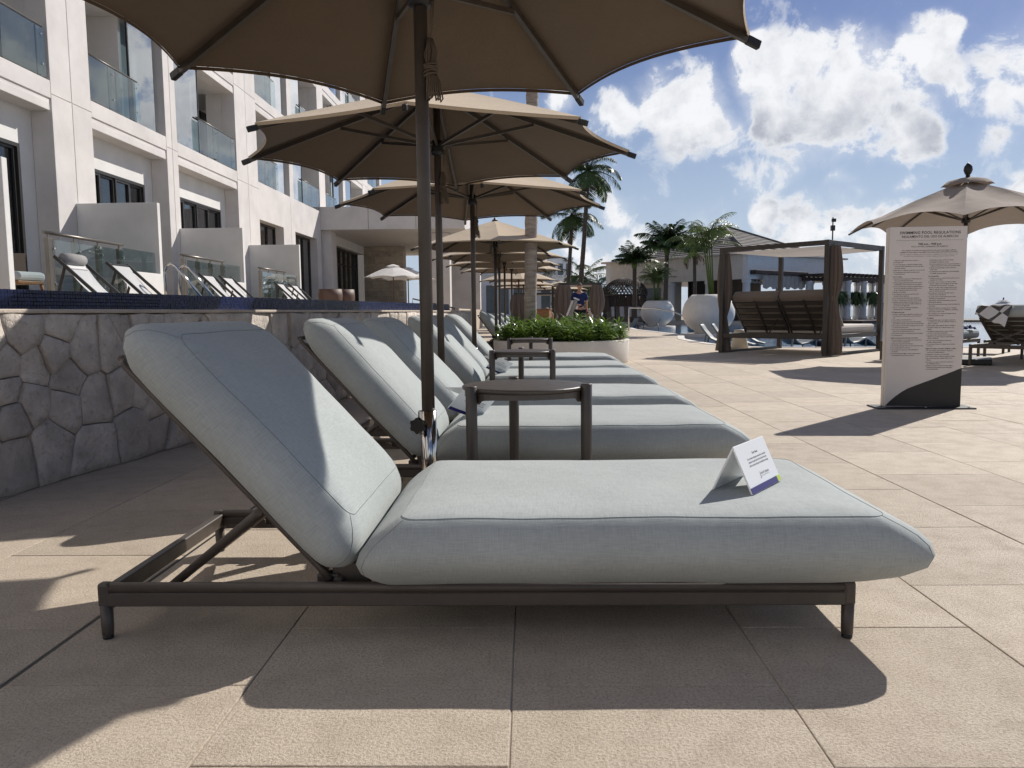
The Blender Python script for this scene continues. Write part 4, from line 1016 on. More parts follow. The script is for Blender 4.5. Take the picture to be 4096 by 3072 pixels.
tent_card('white folded notice card standing upright on the seat of the front lounger', (c0.x, c0.y, .3490), (0, 0, ang))
tent_card('white folded notice card tipped over against the second lounger backrest', (-.335, 3.80, .40), (R(62), R(20), R(52)))
tent_card('white folded notice card tipped over on the fourth lounger backrest', (-.30, 6.52, .40), (R(62), R(20), R(52)))

# ================================================================ ROUND PLANTER, SHRUBS, PALM
PC = (.56, 13.2)
t = thing('round_planter', 'low round white concrete planter full of glossy green shrubs at the end of the loungers', 'planter', (PC[0], PC[1], 0))
g = MB(); g.lathe([(1.13, 0), (1.14, .02), (1.16, .37), (1.15, .385), (1.03, .385), (1.02, .375), (1.02, .1)], 72); part(t, 'bowl', g, 'planter_white')
g = MB(); g.lathe([(0, .325), (.6, .33), (1.021, .315)], 40, cap=False); part(t, 'soil', g, 'soil')
def leaf_blade(g, base, d, L, W, droop, roll=0):
    d = Vector(d).normalized(); side = d.cross(Vector((0, 0, 1)));
    if side.length < .01: side = Vector((1, 0, 0))
    side.normalize(); side = (Matrix.Rotation(roll, 3, d) @ side); vs = []; n_ = 4
    for i in range(n_ + 1):
        u = i / n_; p = Vector(base) + d * L * u + Vector((0, 0, -droop * u * u * L)); w = W * math.sin(math.pi * (u * .86 + .08)) * .5
        vs += [p - side * w, p + side * w]
    o = len(g.v); g.v += [tuple(v) for v in vs]
    for i in range(n_): g.f.append((o + 2 * i, o + 2 * i + 1, o + 2 * i + 3, o + 2 * i + 2)); g.sm.append(True)
rl = random.Random(11); g = MB(); stems = MB()
for k in range(330):
    a = rl.uniform(0, 2 * math.pi); r = 1.06 * math.sqrt(rl.random()); x, y = r * math.cos(a), r * math.sin(a)
    if (x + .5) ** 2 + (y - .3) ** 2 < .02: continue
    hgt = rl.uniform(.22, .46) * (1.0 - .25 * (r / 1.06) ** 3) * (1.15 if noise.noise(Vector((x * 2, y * 2, 0))) > 0 else .9)
    lean = Vector((rl.gauss(0, .16) + x * .12, rl.gauss(0, .16) + y * .12, 1)).normalized(); b0 = Vector((x, y, .31)); tip = b0 + lean * hgt
    stems.tube([b0, tip], [.006, .004], 4, caps=False)
    nl = rl.randint(15, 24)
    for i in range(nl):
        u = .25 + .75 * i / nl; az = i * 2.4 + rl.uniform(-.3, .3); el = rl.uniform(.15, .9) * (.6 + .6 * u)
        leaf_blade(g, b0.lerp(tip, u), (math.cos(az) * math.cos(el), math.sin(az) * math.cos(el), math.sin(el)), rl.uniform(.11, .22), rl.uniform(.026, .042), rl.uniform(.1, .5), rl.uniform(-.5, .5))
sh = part(t, 'shrub_leaves', g, 'leaf'); sh['kind'] = 'stuff'; part(t, 'shrub_stems', stems, 'leaf')['kind'] = 'stuff'
g = MB()
for k in range(7): leaf = Vector((.95 + rl.uniform(-.08, .05), -.5 + rl.uniform(-.1, .1), .36 + rl.uniform(0, .05))); g.lathe([(0, 0), (.012, .006), (.016, .016), (.006, .02)], 6, c=leaf)
part(t, 'pink_blossom', g, 'flower')

# palms
def frond_mb(L, nleaf, leafL, arch, seed, up=.5, wid=.022, vdroop=.5):
    """frond along +x, starts at elevation up, arches down"""
    rr = random.Random(seed); g = MB(); pts = []; N = 14
    p = Vector((0, 0, 0)); el = up
    for i in range(N + 1):
        pts.append(p.copy()); p = p + Vector((math.cos(el), 0, math.sin(el))) * (L / N); el -= arch / N * (0.5 + 1.0 * i / N)
    g.tube(pts, [.02 * (1 - .85 * i / N) * (L / 2.2) + .003 for i in range(N + 1)], 4, caps=False)
    for i in range(nleaf):
        u = .14 + .86 * i / (nleaf - 1); f = u * N; k = min(N - 1, int(f)); q = pts[k].lerp(pts[k + 1], f - k); tan = (pts[k + 1] - pts[k]).normalized(); nrm = Vector((-tan.z, 0, tan.x))
        ll = leafL * (math.sin(math.pi * (u * .80 + .14))) * rr.uniform(.85, 1.1) + .05 * leafL
        for s in (-1, 1):
            d = (tan * rr.uniform(.45, .75) + Vector((0, s, 0)) * .95 + nrm * rr.uniform(.05, .35) * (1 - u)).normalized()
            leaf_blade(g, q, d, ll, wid, vdroop * rr.uniform(.6, 1.4), s * rr.uniform(.2, .9))
    return g
FR = {}
def frond(kind, v):
    k = (kind, v)
    if k not in FR:
        if kind == 'coco': g = frond_mb(2.5, 60, .62, 0.95 + .35 * v, 10 + v, .55, .045, .6); m = 'palm_leaf'
        elif kind == 'stiff': g = frond_mb(1.9, 60, .52, 0.85 + .25 * v, 20 + v, .6, .060, .7); m = 'palm_leaf'
        elif kind == 'areca': g = frond_mb(2.0, 34, .48, 1.35 + .25 * v, 30 + v, 1.0, .030, .55); m = 'palm_leaf_young'
        else: g = frond_mb(1.5, 26, .40, 2.4, 40 + v, .1, .03, .9); m = 'frond_dry'
        FR[k] = g.mesh('frond'); FR[k].materials.append(MATS[m])
    return FR[k]
def palm(label, base, top, r0, r1, kind, nf, seed, scale=1., spread=(-.5, 1.15), bark='palm_bark_dark', rings=True, dry=0, bend=.0, group=None, azs=None):
    t = thing('palm_tree', label, 'palm tree', base, 0, group); rr = random.Random(seed)
    tp = Vector(top) - Vector(base); N = 40; g = MB(); pts = []; rs_ = []
    for i in range(N * 2 + 1):
        u = i / (N * 2); p = tp * u; p += Vector((tp.x * bend * math.sin(math.pi * u), 0, 0)); pts.append(p)
        rs_.append((r0 + (r1 - r0) * u) * (1 + (.035 if rings and i % 2 == 0 else -.01) + .03 * rr.uniform(-1, 1) + .35 * max(0, .05 - u) / .05))
    g.tube(pts, rs_, 16); part(t, 'trunk', g, bark)
    g = MB(); g.lathe([(r1 * .9, -.35 * scale), (r1 * 1.5, -.1 * scale), (r1 * 1.35, .12 * scale), (.02, .35 * scale)], 10, c=tp); part(t, 'crown_shaft', g, 'frond_dry' if kind == 'coco' else 'palm_leaf_young')
    for k in range(nf):
        az = 2.39996 * k + rr.uniform(-.2, .2) if azs is None else azs[k % len(azs)] + rr.uniform(-.1, .1); u = (k + .5) / nf
        el = spread[1] + (spread[0] - spread[1]) * u + rr.uniform(-.1, .1)
        sc_ = scale * rr.uniform(.85, 1.1) * (1 - .35 * max(0, .25 - u) / .25)
        o = mkobj('frond', frond(kind if k < nf - dry else 'dry', k % 3), None, t, tp + Vector((0, 0, .08 * scale)), (rr.uniform(-.15, .15), -(el - .5), az)); o.scale = (sc_,) * 3
        o.rotation_mode = 'XYZ'
    return t
palm('thick grey ringed palm trunk rising from the round planter', (.03, 13.35, .30), (.16, 13.45, 7.9), .108, .10, 'coco', 16, 1, 1.0, (-.3, 1.2), 'palm_bark')

# ================================================================ REGULATIONS SIGN
sp0, sp1 = Vector((3.048, 6.62)), Vector((3.672, 6.585)); sc0 = (sp0 + sp1) / 2
SG = thing('regulations_sign', 'tall white swimming pool regulations panel with a dark swoosh at its foot', 'sign', (sc0.x, sc0.y, 0), math.atan2(sp1.y - sp0.y, sp1.x - sp0.x))
SW, SH, ST = .625, 1.53, .075
g = MB(); g.box(-.40, .40, -.10, .16, 0, .012, .003); part(SG, 'base_plate', g, 'black_plastic')
for bx_ in (-.35, 0, .35): g = MB(); g.lathe([(.009, .012), (.009, .018), (.004, .02)], 8, c=(bx_, -.07, 0)); part(SG, 'bolt', g, 'chrome')
g = MB(); g.box(-SW / 2, SW / 2, .0, .022, .012, SH, .003); part(SG, 'front_panel', g, 'sign_white')
g = MB(); g.box(-SW / 2 - .004, -SW / 2 + .02, .0225, ST, .012, SH - .004, .003); part(SG, 'side_return', g, 'sign_white')
g = MB(); g.box(SW / 2 - .018, SW / 2 + .003, .0225, ST, .012, SH - .01, .003); part(SG, 'side_return', g, 'sign_dark')
g = MB(); g.box(-SW / 2 + .02, SW / 2 - .018, ST - .012, ST - .002, .012, SH - .01); part(SG, 'back_panel', g, 'sign_dark')
FACE = Matrix.Translation((0, -.0008, 0)) @ Matrix.Rotation(math.pi / 2, 4, 'X')
def on_sign(name, me, m, x, z, off=.0):
    o = part(SG, name, me, m); o.matrix_local = FACE @ Matrix.Translation((x, z, off)); return o
cv = [(.01, .007), (.07, .048), (.14, .088), (.22, .126), (.30, .156), (.41, .184), (.52, .21), (.63, .236), (.74, .265), (.87, .296), (1.0, .330)]
g = MB(); pl = [(-SW / 2 + SW * u, .012 + z) for u, z in cv] + [(SW / 2, .0125)]
g.prism(list(reversed(pl)), -.001, .0006); on_sign('dark_swoosh', g, 'sign_dark', 0, 0)
def ln(z): return SH - z
on_sign('title', text_mesh('SWIMMING POOL REGULATIONS', .0315, 'CENTER', .0005, 1.06), 'sign_ink', .012, ln(.0600))
on_sign('title', text_mesh('REGLAMENTO DEL USO DE ALBERCAS', .0265, 'CENTER', .0002), 'sign_ink', .012, ln(.0905))
g = MB(); g.box(-.27, .27, -.0006, .0006, -.0004, .0004); on_sign('rule', g, 'sign_ink', .01, ln(.113))
on_sign('lettering', text_mesh('7:00 a.m. - 9:00 p.m', .0235, 'CENTER', .0006), 'sign_ink', .012, ln(.1515))
on_sign('lettering', text_mesh('POOL HOURS | HORARIOS DE ALBERCA', .0165, 'CENTER'), 'sign_ink', .012, ln(.1705))
on_sign('lettering', text_mesh('These regulations are mandatory for all users of the Pool. In the event of non-compliance with these\nregulations, the Hotel accepts no responsibility for any accidents, injuries and/or forgotten personal items.', .0108, 'CENTER', .0003, 1, 1.4, 1), 'sign_ink', .008, ln(.2000))
on_sign('lettering', text_mesh('El presente reglamento es obligatorio para todos los usuarios de la Alberca, por tal motivo, el Hotel no se hara\nresponsable en caso de incumplimiento, lo cual incluye accidentes, lesiones y/o articulos olvidados.', .0104, 'CENTER', 0, 1, 1.4, 1), 'sign_ink', .008, ln(.2335))
LEFT = """1. Lifeguards on duty: from 9:00 a.m. to 5:00 p.m.
2. Pool Depth: 3'9"
3. In case of emergency or request for assistance, please
    report the incident immediately to the nearest associate
    for prompt attention.
4. When there is no lifeguard on duty, swim at your own risk.
5. The instructions of the Hotel's associates must be
    followed at all times.
#For your safety:
1. The Pool is for the exclusive use of Hotel's guests and
    other users authorized by the Hotel.
2. Running, diving, pushing others into the Pool, as well as
    rough playing in and/or around the Pool, is prohibited.
3. If you do not know how to swim, it is suggested that you
    use the Pool only with the assistance of a person over
    the age of eighteen who knows how to swim.
4. Glassware is prohibited.
5. It is prohibited to use the Pool outside the hours
    stipulated in these regulations.
6. Avoid using the Pool immediately after eating food.
7. In case of a thunderstorm, vacate the Pool immediately.
8. Swimming under the influence of drugs, alcohol or any
    substance that compromises your skills or abilities can
    put your life at risk. Swim sober.
9. The use or consumption of any type of substance
    prohibited by law is not permitted.
#For hygiene purposes:
1. Smoking or using electronic cigarettes is prohibited in the
    Pool area, as it is a 100% smoke-free and emissions-free
    area.
2. It is prohibited to eat inside the Pool.
3. Guests that have experienced stomach and/or intestinal
    illness within the past two weeks should not enter the water.
4. It is mandatory to shower before entering the Pool, as well
    as remove sand and sunscreen.
5. Users must wear appropriate swimwear. Street clothes
    and shoes are not allowed inside the Pool.
6. Open wounds should be covered with waterproof bandages.
7. No animals allowed.
#Rules for personal items, furniture and towels:
1. The use of speakers or sound equipment is not permitted
    in the Pool. Please use headphones.
2. Setting aside lounge chairs is not allowed.
3. Do not bring towels into the Pool or leave them in the water.
4. Do not bring furniture into the Pool.
5. Out of respect for other users, only small inflatables
    are allowed.
6. The Hotel reserves the right to remove towels that have
    been unattended for more than 60 minutes."""
RIGHT = """1. Guardavidas en turno: de 9:00 am a 5:00 pm.
2. Profundidad de la Alberca: 1.20 mts.
3. En caso de emergencia, por favor reporte de inmediato el
    incidente al asociado mas cercano para la atencion debida.
4. Cuando no hay guardavidas en turno, nade bajo su
    propio riesgo.
5. Las indicaciones de los colaboradores del hotel deberan
    ser acatadas en todo momento.
#Por su seguridad:
1. La Alberca es para uso exclusivo de huespedes y usuarios
    autorizados por el Hotel.
2. Se prohibe correr alrededor de la Alberca, realizar
    clavados, empujar a otros a la Alberca, asi como jugar
    bruscamente dentro y/o alrededor de la misma.
3. En caso de no saber nadar, se sugiere hacer uso de la
    Alberca unicamente con la asistencia de una persona
    mayor de edad que sepa nadar.
4. Se prohibe usar contenedores de vidrio dentro o
    alrededor del area de la Alberca.
5. Se prohibe nadar en la Alberca fuera de los horarios
    estipulados en este reglamento.
6. Evite nadar en la Alberca inmediatamente despues de
    haber ingerido alimentos.
7. En caso de tormenta electrica, favor de salir inmediatamente
    de la piscina.
8. Nadar bajo la influencia de drogas, alcohol o cualquier
    sustancia que comprometa sus habilidades o capacidades,
    puede poner en riesgo su vida.
9. No se permite el uso o consumo de cualquier tipo de
    sustancia prohibida por la ley.
#Por higiene:
1. No esta permitido fumar o usar cigarros electronicos
    en la Alberca, por ser un area 100% libre de humo de
    tabaco o emisiones.
2. Esta prohibido ingerir alimentos dentro de la Alberca.
3. Se prohibe cualquier tipo de desecho humano en la
    Alberca.
4. Es obligatorio ducharse previo a entrar a la Alberca,
    asi como remover arena y bloqueador.
5. Los usuarios deben usar traje de bano adecuado.
    Playeras, ropa de calle y zapatos no estan permitidos
    dentro de la Alberca.
6. En caso de tener heridas favor de cubrirlas con
    vendajes resistentes al agua.
7. No se permite el ingreso de cualquier tipo de animal a
    la Alberca.
#Reglas para objetos personales, mobiliario y toallas:
1. No esta permitido el uso de bocinas o equipos de
    sonido, favor de utilizar audifonos.
2. El apartado de camastros no esta permitido.
3. No introducir toallas a la Alberca o dejarlas en el agua.
4. No se permite introducir mobiliario ajeno al de la
    Alberca.
5. Por respeto a los demas usuarios, solo se permite el
    uso de inflables pequenos.
6. El Hotel se reserva el derecho de remover toallas y
    objetos personales que hayan estado desatendidos
    por mas de 60 minutos."""
for col, x, zend in ((LEFT, -.278, 1.083), (RIGHT, .012, 1.202)):
    lines = col.split('\n'); wts = [1.55 if l.startswith('#') else (1.12 if l[0].isdigit() else 1.0) for l in lines]; z = .282; stp = (zend - .282) / (sum(wts) - 1)
    for i, l in enumerate(lines):
        if i: z += stp * wts[i]
        hd = l.startswith('#'); on_sign('lettering', text_mesh(l.lstrip('#'), .0118 if hd else .0103, 'LEFT', .0005 if hd else .0003, 1, 1, 1), 'sign_ink', x, ln(z))

# ================================================================ CURTAINED CABANA DAYBED
CA, CB = Vector((3.90, 15.64)), Vector((5.38, 14.07)); CU = (CB - CA).normalized(); CVv = Vector((-CU.y, CU.x)); CWd = (CB - CA).length; CD = 2.3; CHt = 2.09
t = thing('cabana_daybed', 'dark framed square cabana with tied curtains around a double daybed by the pool', 'cabana', (CA.x, CA.y, 0), math.atan2(CU.y, CU.x))
P_ = .085
for x in (0, CWd):
    for y in (0, CD): g = MB(); g.box(x - P_ / 2, x + P_ / 2, y - P_ / 2, y + P_ / 2, 0, CHt, .006); part(t, 'post', g, 'cabana_metal')
for y in (0, CD): g = MB(); g.box(P_ / 2, CWd - P_ / 2, y - .035, y + .035, CHt - .09, CHt - .003, .005); part(t, 'top_beam', g, 'cabana_metal')
for x in (0, CWd):
    g = MB(); g.box(x - .035, x + .035, P_ / 2, CD - P_ / 2, CHt - .09, CHt - .003, .005); part(t, 'top_beam', g, 'cabana_metal')
    g = MB(); g.box(x - .03, x + .03, P_ / 2, CD - P_ / 2, .0, .05, .005); part(t, 'floor_rail', g, 'cabana_metal')
g = MB(); g.grid(lambda u, v: (.06 + u * (CWd - .12), .06 + v * (CD - .12), CHt - .10 - .05 * math.sin(math.pi * ((v * 3) % 1)) * math.sin(math.pi * u)), 12, 24); part(t, 'roof_cloth', g, 'canopy_cloth')
for y in (0, CD): g = MB(); g.box(P_ / 2, CWd - P_ / 2, y - .025, y + .025, .30, .39, .005); part(t, 'bed_rail', g, 'cabana_metal')
for x in (.02, CWd - .02): g = MB(); g.box(x - .025, x + .025, P_ / 2, CD - P_ / 2, .31, .385, .005); part(t, 'bed_rail', g, 'cabana_metal')
g = MB(); g.box(.06, CWd - .06, .75, CD - .05, .39, .55, .05); part(t, 'seat_cushion', g, 'cabana_cushion_light')
bw = (CWd - .16) / 2
for k in range(2):
    x0 = .07 + k * (bw + .02); a = R(52); rot = (a, 0, 0)    # back leans towards the rear edge
    br = MB()
    mxb = Matrix.Translation((x0, .78, .40)) @ Matrix.Rotation(R(180 - 50), 4, 'X')      # local y up the slope to the rear, z = back side
    f = MB()
    for xx in (.02, bw / 2, bw - .02): f.bar(mxb @ Vector((xx, 0, .01)), mxb @ Vector((xx, .82, .01)), .03, .03)
    fr = part(t, 'backrest_frame', f, 'cabana_metal')
    for s_ in range(5): q = MB(); q.box(.03, bw - .03, .06 + s_ * .16, .06 + s_ * .16 + .085, -.012, .012, 0, mxb); part(fr, 'slat', q, 'cabana_metal')
    q = MB(); q.box(.0, bw, -.02, .92, -.21, -.02, .05, mxb); part(t, 'back_cushion', q, 'cabana_cushion')
    q = MB(); q.bar(mxb @ Vector((bw * .85, .35, .02)), Vector((x0 + bw * .85, .18, .36)), .02, .02); part(t, 'prop_strut', q, 'cabana_metal')
def tied_curtain(par, x, y, zt, zb, r, tie, ax=0., m='curtain_brown', band='cabana_cushion'):
    def fn(u, v):
        z = zt + (zb - zt) * v; zz = (z - zb) / (zt - zb); k = abs(zz - tie)
        w = r * (.50 + .62 * math.sin(math.pi * min(1, k / (1 - tie)) ** .75) + .35 * min(1, k / (1 - tie))) if zz > tie else r * (.50 + .95 * min(1, k / .40) ** .9)
        a = 2 * math.pi * u; fold = 1 + .22 * math.sin(8 * a + 1.5 * v) + .10 * math.sin(19 * a - v)
        return (x + math.cos(a + ax) * w * 1.15 * fold, y + math.sin(a + ax) * w * .8 * fold, z)
    g = MB(); g.grid(fn, 72, 26, True, True); c = part(par, 'curtain', g, m)
    q = MB(); zt_ = zb + (zt - zb) * tie; q.lathe([(r * .56, zt_ - .045), (r * .60, zt_), (r * .56, zt_ + .045)], 20, c=(x, y, 0), cap=False); part(c, 'tie_band', q, band)
tied_curtain(t, -.04, .14, CHt - .1, .03, .088, .36, .4)
tied_curtain(t, CWd + .05, .16, CHt - .1, .03, .09, .52, .4)

# cream stool by the pool
p = onZ(2958, 1395); t = tag(mkobj('pool_stool', (lambda g: g.lathe([(.185, 0), (.19, .01), (.125, .40), (.115, .42), (0, .425)], 28))(MB()).mesh('pool_stool'), 'cream_resin', loc=(p.x, p.y, 0)), 'cream tapered drum stool behind the curtained cabana', 'stool')

# ================================================================ GLOBE PLANTERS
def globe(label, x, y, isl):
    g = MB(); g.lathe([(1.0, -.5), (1.0, .0), (.97, .02), (0, .02)], 48); o = struct('pool_island', g, 'planter_white', (x, y, 0))
    t = thing('globe_planter', label, 'planter', (x, y, .02), 0, 'white globe planters in the pool')
    prof = [(.50, 0)] + [(.93 * math.cos(a), .74 + .80 * math.sin(a) * (.95 if a < 0 else 1.06)) for a in [R(-57 + k * 6) for k in range(19)]]
    zt = prof[-1][1]; rt_ = prof[-1][0]; prof += [(rt_ - .05, zt + .0), (rt_ - .07, zt - .1)]
    g = MB(); g.lathe(prof, 48); part(t, 'bowl', g, 'globe_white')
    g = MB(); g.lathe([(0, zt - .07), (rt_ - .055, zt - .08)], 30, cap=False); part(t, 'soil', g, 'soil')
    return zt
g2 = (6.55, 28.2); g1 = (7.2, 43.2)
z2 = globe('large white globe planter behind the curtained cabana holding a feathery palm', *g2, 1); z1 = globe('white globe planter by the steel handrail with low bright plants', *g1, 1)
def areca(label, base, nst, H_, seed, spread):
    t = thing('areca_palm', label, 'palm tree', base); rr = random.Random(seed)
    for s in range(nst):
        a = rr.uniform(0, 6.28); r = rr.uniform(.02, .16); b0 = Vector((r * math.cos(a), r * math.sin(a), 0)); hh = H_ * rr.uniform(.45, 1.); tp = b0 + Vector((math.cos(a) * spread * hh, math.sin(a) * spread * hh, hh))
        g = MB(); g.tube([b0, b0.lerp(tp, .5) + Vector((0, 0, .05)), tp], [.035, .03, .02], 6); part(t, 'stem', g, 'palm_leaf_young')
        for k in range(rr.randint(6, 8)):
            o = mkobj('frond', frond('areca', k % 3), None, t, tp - Vector((0, 0, rr.uniform(0, .25 * hh))), (rr.uniform(-.2, .2), -(rr.uniform(-.1, 1.0) - .6), rr.uniform(0, 6.28))); o.scale = (rr.uniform(.38, .58) * H_ / 1.7,) * 3
    return t
areca('tall feathery green palm growing out of the larger globe planter', (g2[0] + .18, g2[1], z2), 4, 2.45, 5, .13)
areca('bushy light green palm growing out of the globe planter by the handrail', (*g1, z1 - .05), 6, 2.2, 8, .12)
g = MB(); rr = random.Random(2)
for k in range(260):
    a = rr.uniform(0, 6.28); r = .5 * math.sqrt(rr.random()); az = rr.uniform(0, 6.28); leaf_blade(g, (r * math.cos(a), r * math.sin(a), rr.uniform(0, .22)), (math.cos(az), math.sin(az), rr.uniform(.1, 1)), rr.uniform(.10, .2), .07, .3)
o = tag(mkobj('groundcover_plant', g.mesh('groundcover_plant'), 'palm_leaf_young', loc=(g1[0], g1[1], z1 - .06)), 'bright yellow-green low plant on the rim of the globe planter by the handrail', 'plant')
# palms by the bar and tall palms
def pp(px, py, Y): p = onY(px, py, Y); return Vector(p)
for (lab, bx_, by, tx_, ty_, Y, kind, nf, sc_, seed, dry, r0) in (
    ('short palm with upright fronds left of the bar roof', 2540, 1240, 2538, 1060, 49, 'stiff', 15, .84, 21, 0, .16),
    ('tallest upright palm standing before the bar roof', 2660, 1230, 2668, 1000, 47, 'stiff', 17, 1.08, 22, 0, .16),
    ('palm with brown hanging dead fronds before the bar wall', 2782, 1200, 2778, 1020, 45, 'stiff', 13, .72, 23, 5, .12)):
    bt = pp(bx_, by, Y); tp = pp(tx_, ty_, Y); palm(lab, (bt.x, bt.y, -.1), tp, r0, r0 * .75, kind, nf + 13, seed, sc_, (.30, 1.55), 'palm_bark_dark', True, dry)
for (lab, bx_, tx_, ty_, Y, sc_, seed, r0) in (('tall slender palm leaning right behind the far parasols, higher crown', 2305, 2352, 690, 50, 1.05, 31, .17), ('tall slender palm behind the far parasols with the lower crown', 2258, 2288, 868, 54, .95, 32, .16)):
    bt = pp(bx_, 1240, Y); tp = pp(tx_, ty_, Y); palm(lab, (bt.x, bt.y, -.1), tp, r0, r0 * .7, 'coco', 22, seed, sc_, (-.75, 1.2), 'palm_bark_dark', True, 2, .1)
for (lab, bx_, tx_, ty_, Y, sc_, seed) in (('low bushy palm at the foot of the tall slender palms', 2330, 2335, 1120, 70, 1.5, 33), ('small palm just left of the woven dome', 2400, 2400, 1150, 64, 1.0, 34), ('small dark palm seen under the bar roof', 2605, 2605, 1165, 75, 1.2, 35)):
    bt = pp(bx_, 1240, Y); tp = pp(tx_, ty_, Y); palm(lab, (bt.x, bt.y, -.1), tp, .14, .1, 'coco', 14, seed, sc_, (-.9, 1.2), 'palm_bark_dark')

# ================================================================ POOL BAR
BC = Vector((14.1, 50.0)); ua = R(41); BU = Vector((math.cos(ua), math.sin(ua))); BVv = Vector((-BU.y, BU.x)); BW_, BL_ = 12.2, 12.4
t = thing('pool_bar', 'open white pool bar pavilion with grey hipped tile roof and round columns', 'building', (BC.x, BC.y, 0), ua)
g = MB(); g.box(-.5, BW_ + 12, -1.2, BL_ + .5, -.5, .10, .02); part(t, 'plinth', g, 'planter_white')
ZF, ZC = 2.85, 4.45
def frame_box(g, x0, x1, y0, y1, th, z0, z1):
    g.box(x0, x1, y0, y0 + th, z0, z1); g.box(x0, x1, y1 - th, y1, z0, z1); g.box(x0, x0 + th, y0 + th, y1 - th, z0, z1); g.box(x1 - th, x1, y0 + th, y1 - th, z0, z1)
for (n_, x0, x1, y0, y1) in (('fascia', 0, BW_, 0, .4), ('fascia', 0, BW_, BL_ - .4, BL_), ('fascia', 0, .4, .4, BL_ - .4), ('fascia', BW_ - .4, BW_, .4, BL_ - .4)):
    g = MB(); g.box(x0, x1, y0, y1, ZF, ZC); part(t, n_, g, 'bar_wall' if x1 - x0 < 1 else 'bar_white')  # side fascias get a warmer colour: ground-bounce light painted in
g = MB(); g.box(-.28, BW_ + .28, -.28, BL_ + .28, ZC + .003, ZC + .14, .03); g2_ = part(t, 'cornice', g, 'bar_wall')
g = MB(); g.box(.1, BW_ - .1, .1, BL_ - .1, ZF + .9, ZF + 1.0); part(t, 'ceiling', g, 'soffit')
rx0, rx1, ry0, ry1, rz0, rz1 = .7, BW_ - .7, .7, BL_ - .7, ZC + .14, ZC + 2.6
rd = (rx1 - rx0) / 2; ra, rb = Vector(((rx0 + rx1) / 2, ry0 + rd, rz1)), Vector(((rx0 + rx1) / 2, ry1 - rd, rz1))
cA, cB, cC, cD = Vector((rx0, ry0, rz0)), Vector((rx1, ry0, rz0)), Vector((rx1, ry1, rz0)), Vector((rx0, ry1, rz0))
roof = MB(); roof.add([cA, cB, cC, cD, ra, rb], [(0, 1, 4), (1, 2, 5, 4), (2, 3, 5), (3, 0, 4, 5)]); rf = part(t, 'roof', roof, 'roof_tile')
for (e0, e1, t0, t1) in ((cA, cB, ra, ra), (cD, cA, rb, ra)):      # tile courses on the two slopes in view
    NC = 16
    for k in range(NC):
        u0, u1 = k / NC, (k + 1) / NC; a, b_, c_, d_ = e0.lerp(t0, u0), e1.lerp(t1, u0), e1.lerp(t1, u1), e0.lerp(t0, u1)
        nrm = (e1 - e0).cross(t0 - e0).normalized(); nrm = nrm if nrm.z > 0 else -nrm
        g = MB(); g.add([a + nrm * .06, b_ + nrm * .06, c_ + nrm * .015, d_ + nrm * .015, a, b_, c_, d_], [(0, 1, 2, 3), (4, 5, 1, 0), (1, 5, 6, 2), (0, 3, 7, 4)]); part(rf, 'tile_course', g, 'roof_tile')
for a, b_ in ((cA, ra), (cB, ra), (cD, rb)): g = MB(); g.tube([a + Vector((0, 0, .06)), b_ + Vector((0, 0, .06))], .10, 8); part(rf, 'ridge_cap', g, 'roof_tile')
def column(x, y, r=.26, h=ZF): g = MB(); g.lathe([(r * 1.25, .1), (r * 1.25, .3), (r, .34), (r * .92, h - .25), (r * 1.15, h - .2), (r * 1.15, h)], 20, c=(x, y, 0)); part(t, 'column', g, 'bar_white')
for y in (.3, 3.2, 6.4): column(.3, y)
for x in (4.2, 8.2, 11.9): column(x, .3)
g = MB(); g.box(2.6, BW_ - .6, 3.4, 4.0, .1, 1.15, .02); g.box(2.4, BW_ - .5, 3.2, 4.1, 1.15, 1.22, .01); part(t, 'bar_counter', g, 'dark_wood')
g = MB(); g.box(2.6, BW_ - .6, 6.4, 6.7, .1, ZF + .9); part(t, 'back_bar', g, 'bar_dark')
g = MB(); g.box(.5, 2.5, 7.2, 9.6, .1, ZF + .5); part(t, 'service_wall', g, 'bar_wall')
g = MB(); g.box(.42, .5, 7.5, 9.2, 1.1, 2.5); part(t, 'notice_board', g, 'far_window')
g = MB(); g.box(.4, 2.8, 9.7, BL_ - .4, 1.0, 1.1); g.box(.5, 2.6, 9.8, BL_ - .4, .1, 1.0); part(t, 'side_counter', g, 'bar_white')
for k in range(5):
    x = 1.6 + k * .9; g = MB(); g.lathe([(.02, .6), (.02, .42), (.16, .28), (.17, .20)], 12, c=(x, 1.2 + .3 * k, ZF - .35)); part(t, 'pendant_lamp', g, 'bar_white')
# sheer cloth and pergola on the sea side
def ch(u, v): return (1.2 + u * 5.2, -.32 + .05 * math.sin(u * 60), ZF + .25 - v * (.75 + .15 * abs(math.sin(u * 19))))
g = MB(); g.grid(ch, 120, 3); part(t, 'awning_cloth', g, 'canopy_cloth')
g = MB(); g.box(.2, 6.6, -.45, -.02, ZF + .30, ZF + .55, .02); part(t, 'awning_beam', g, 'dark_wood')
px0, px1 = 5.6, 18.5
for y in (-2.2, .0 - .6): g = MB(); g.box(px0, px1, y - .1, y + .1, ZF - .05, ZF + .22, .02); part(t, 'pergola_beam', g, 'dark_wood')
for k in range(22): g = MB(); x = px0 + .2 + k * (px1 - px0 - .4) / 21; g.box(x - .06, x + .06, -3.0, .0 - .1, ZF + .223, ZF + .40, .01); part(t, 'pergola_rafter', g, 'dark_wood')
for k in range(6):
    for y in (-2.2, -.6): column(px0 + .8 + k * 2.3, y, .22, ZF - .06)
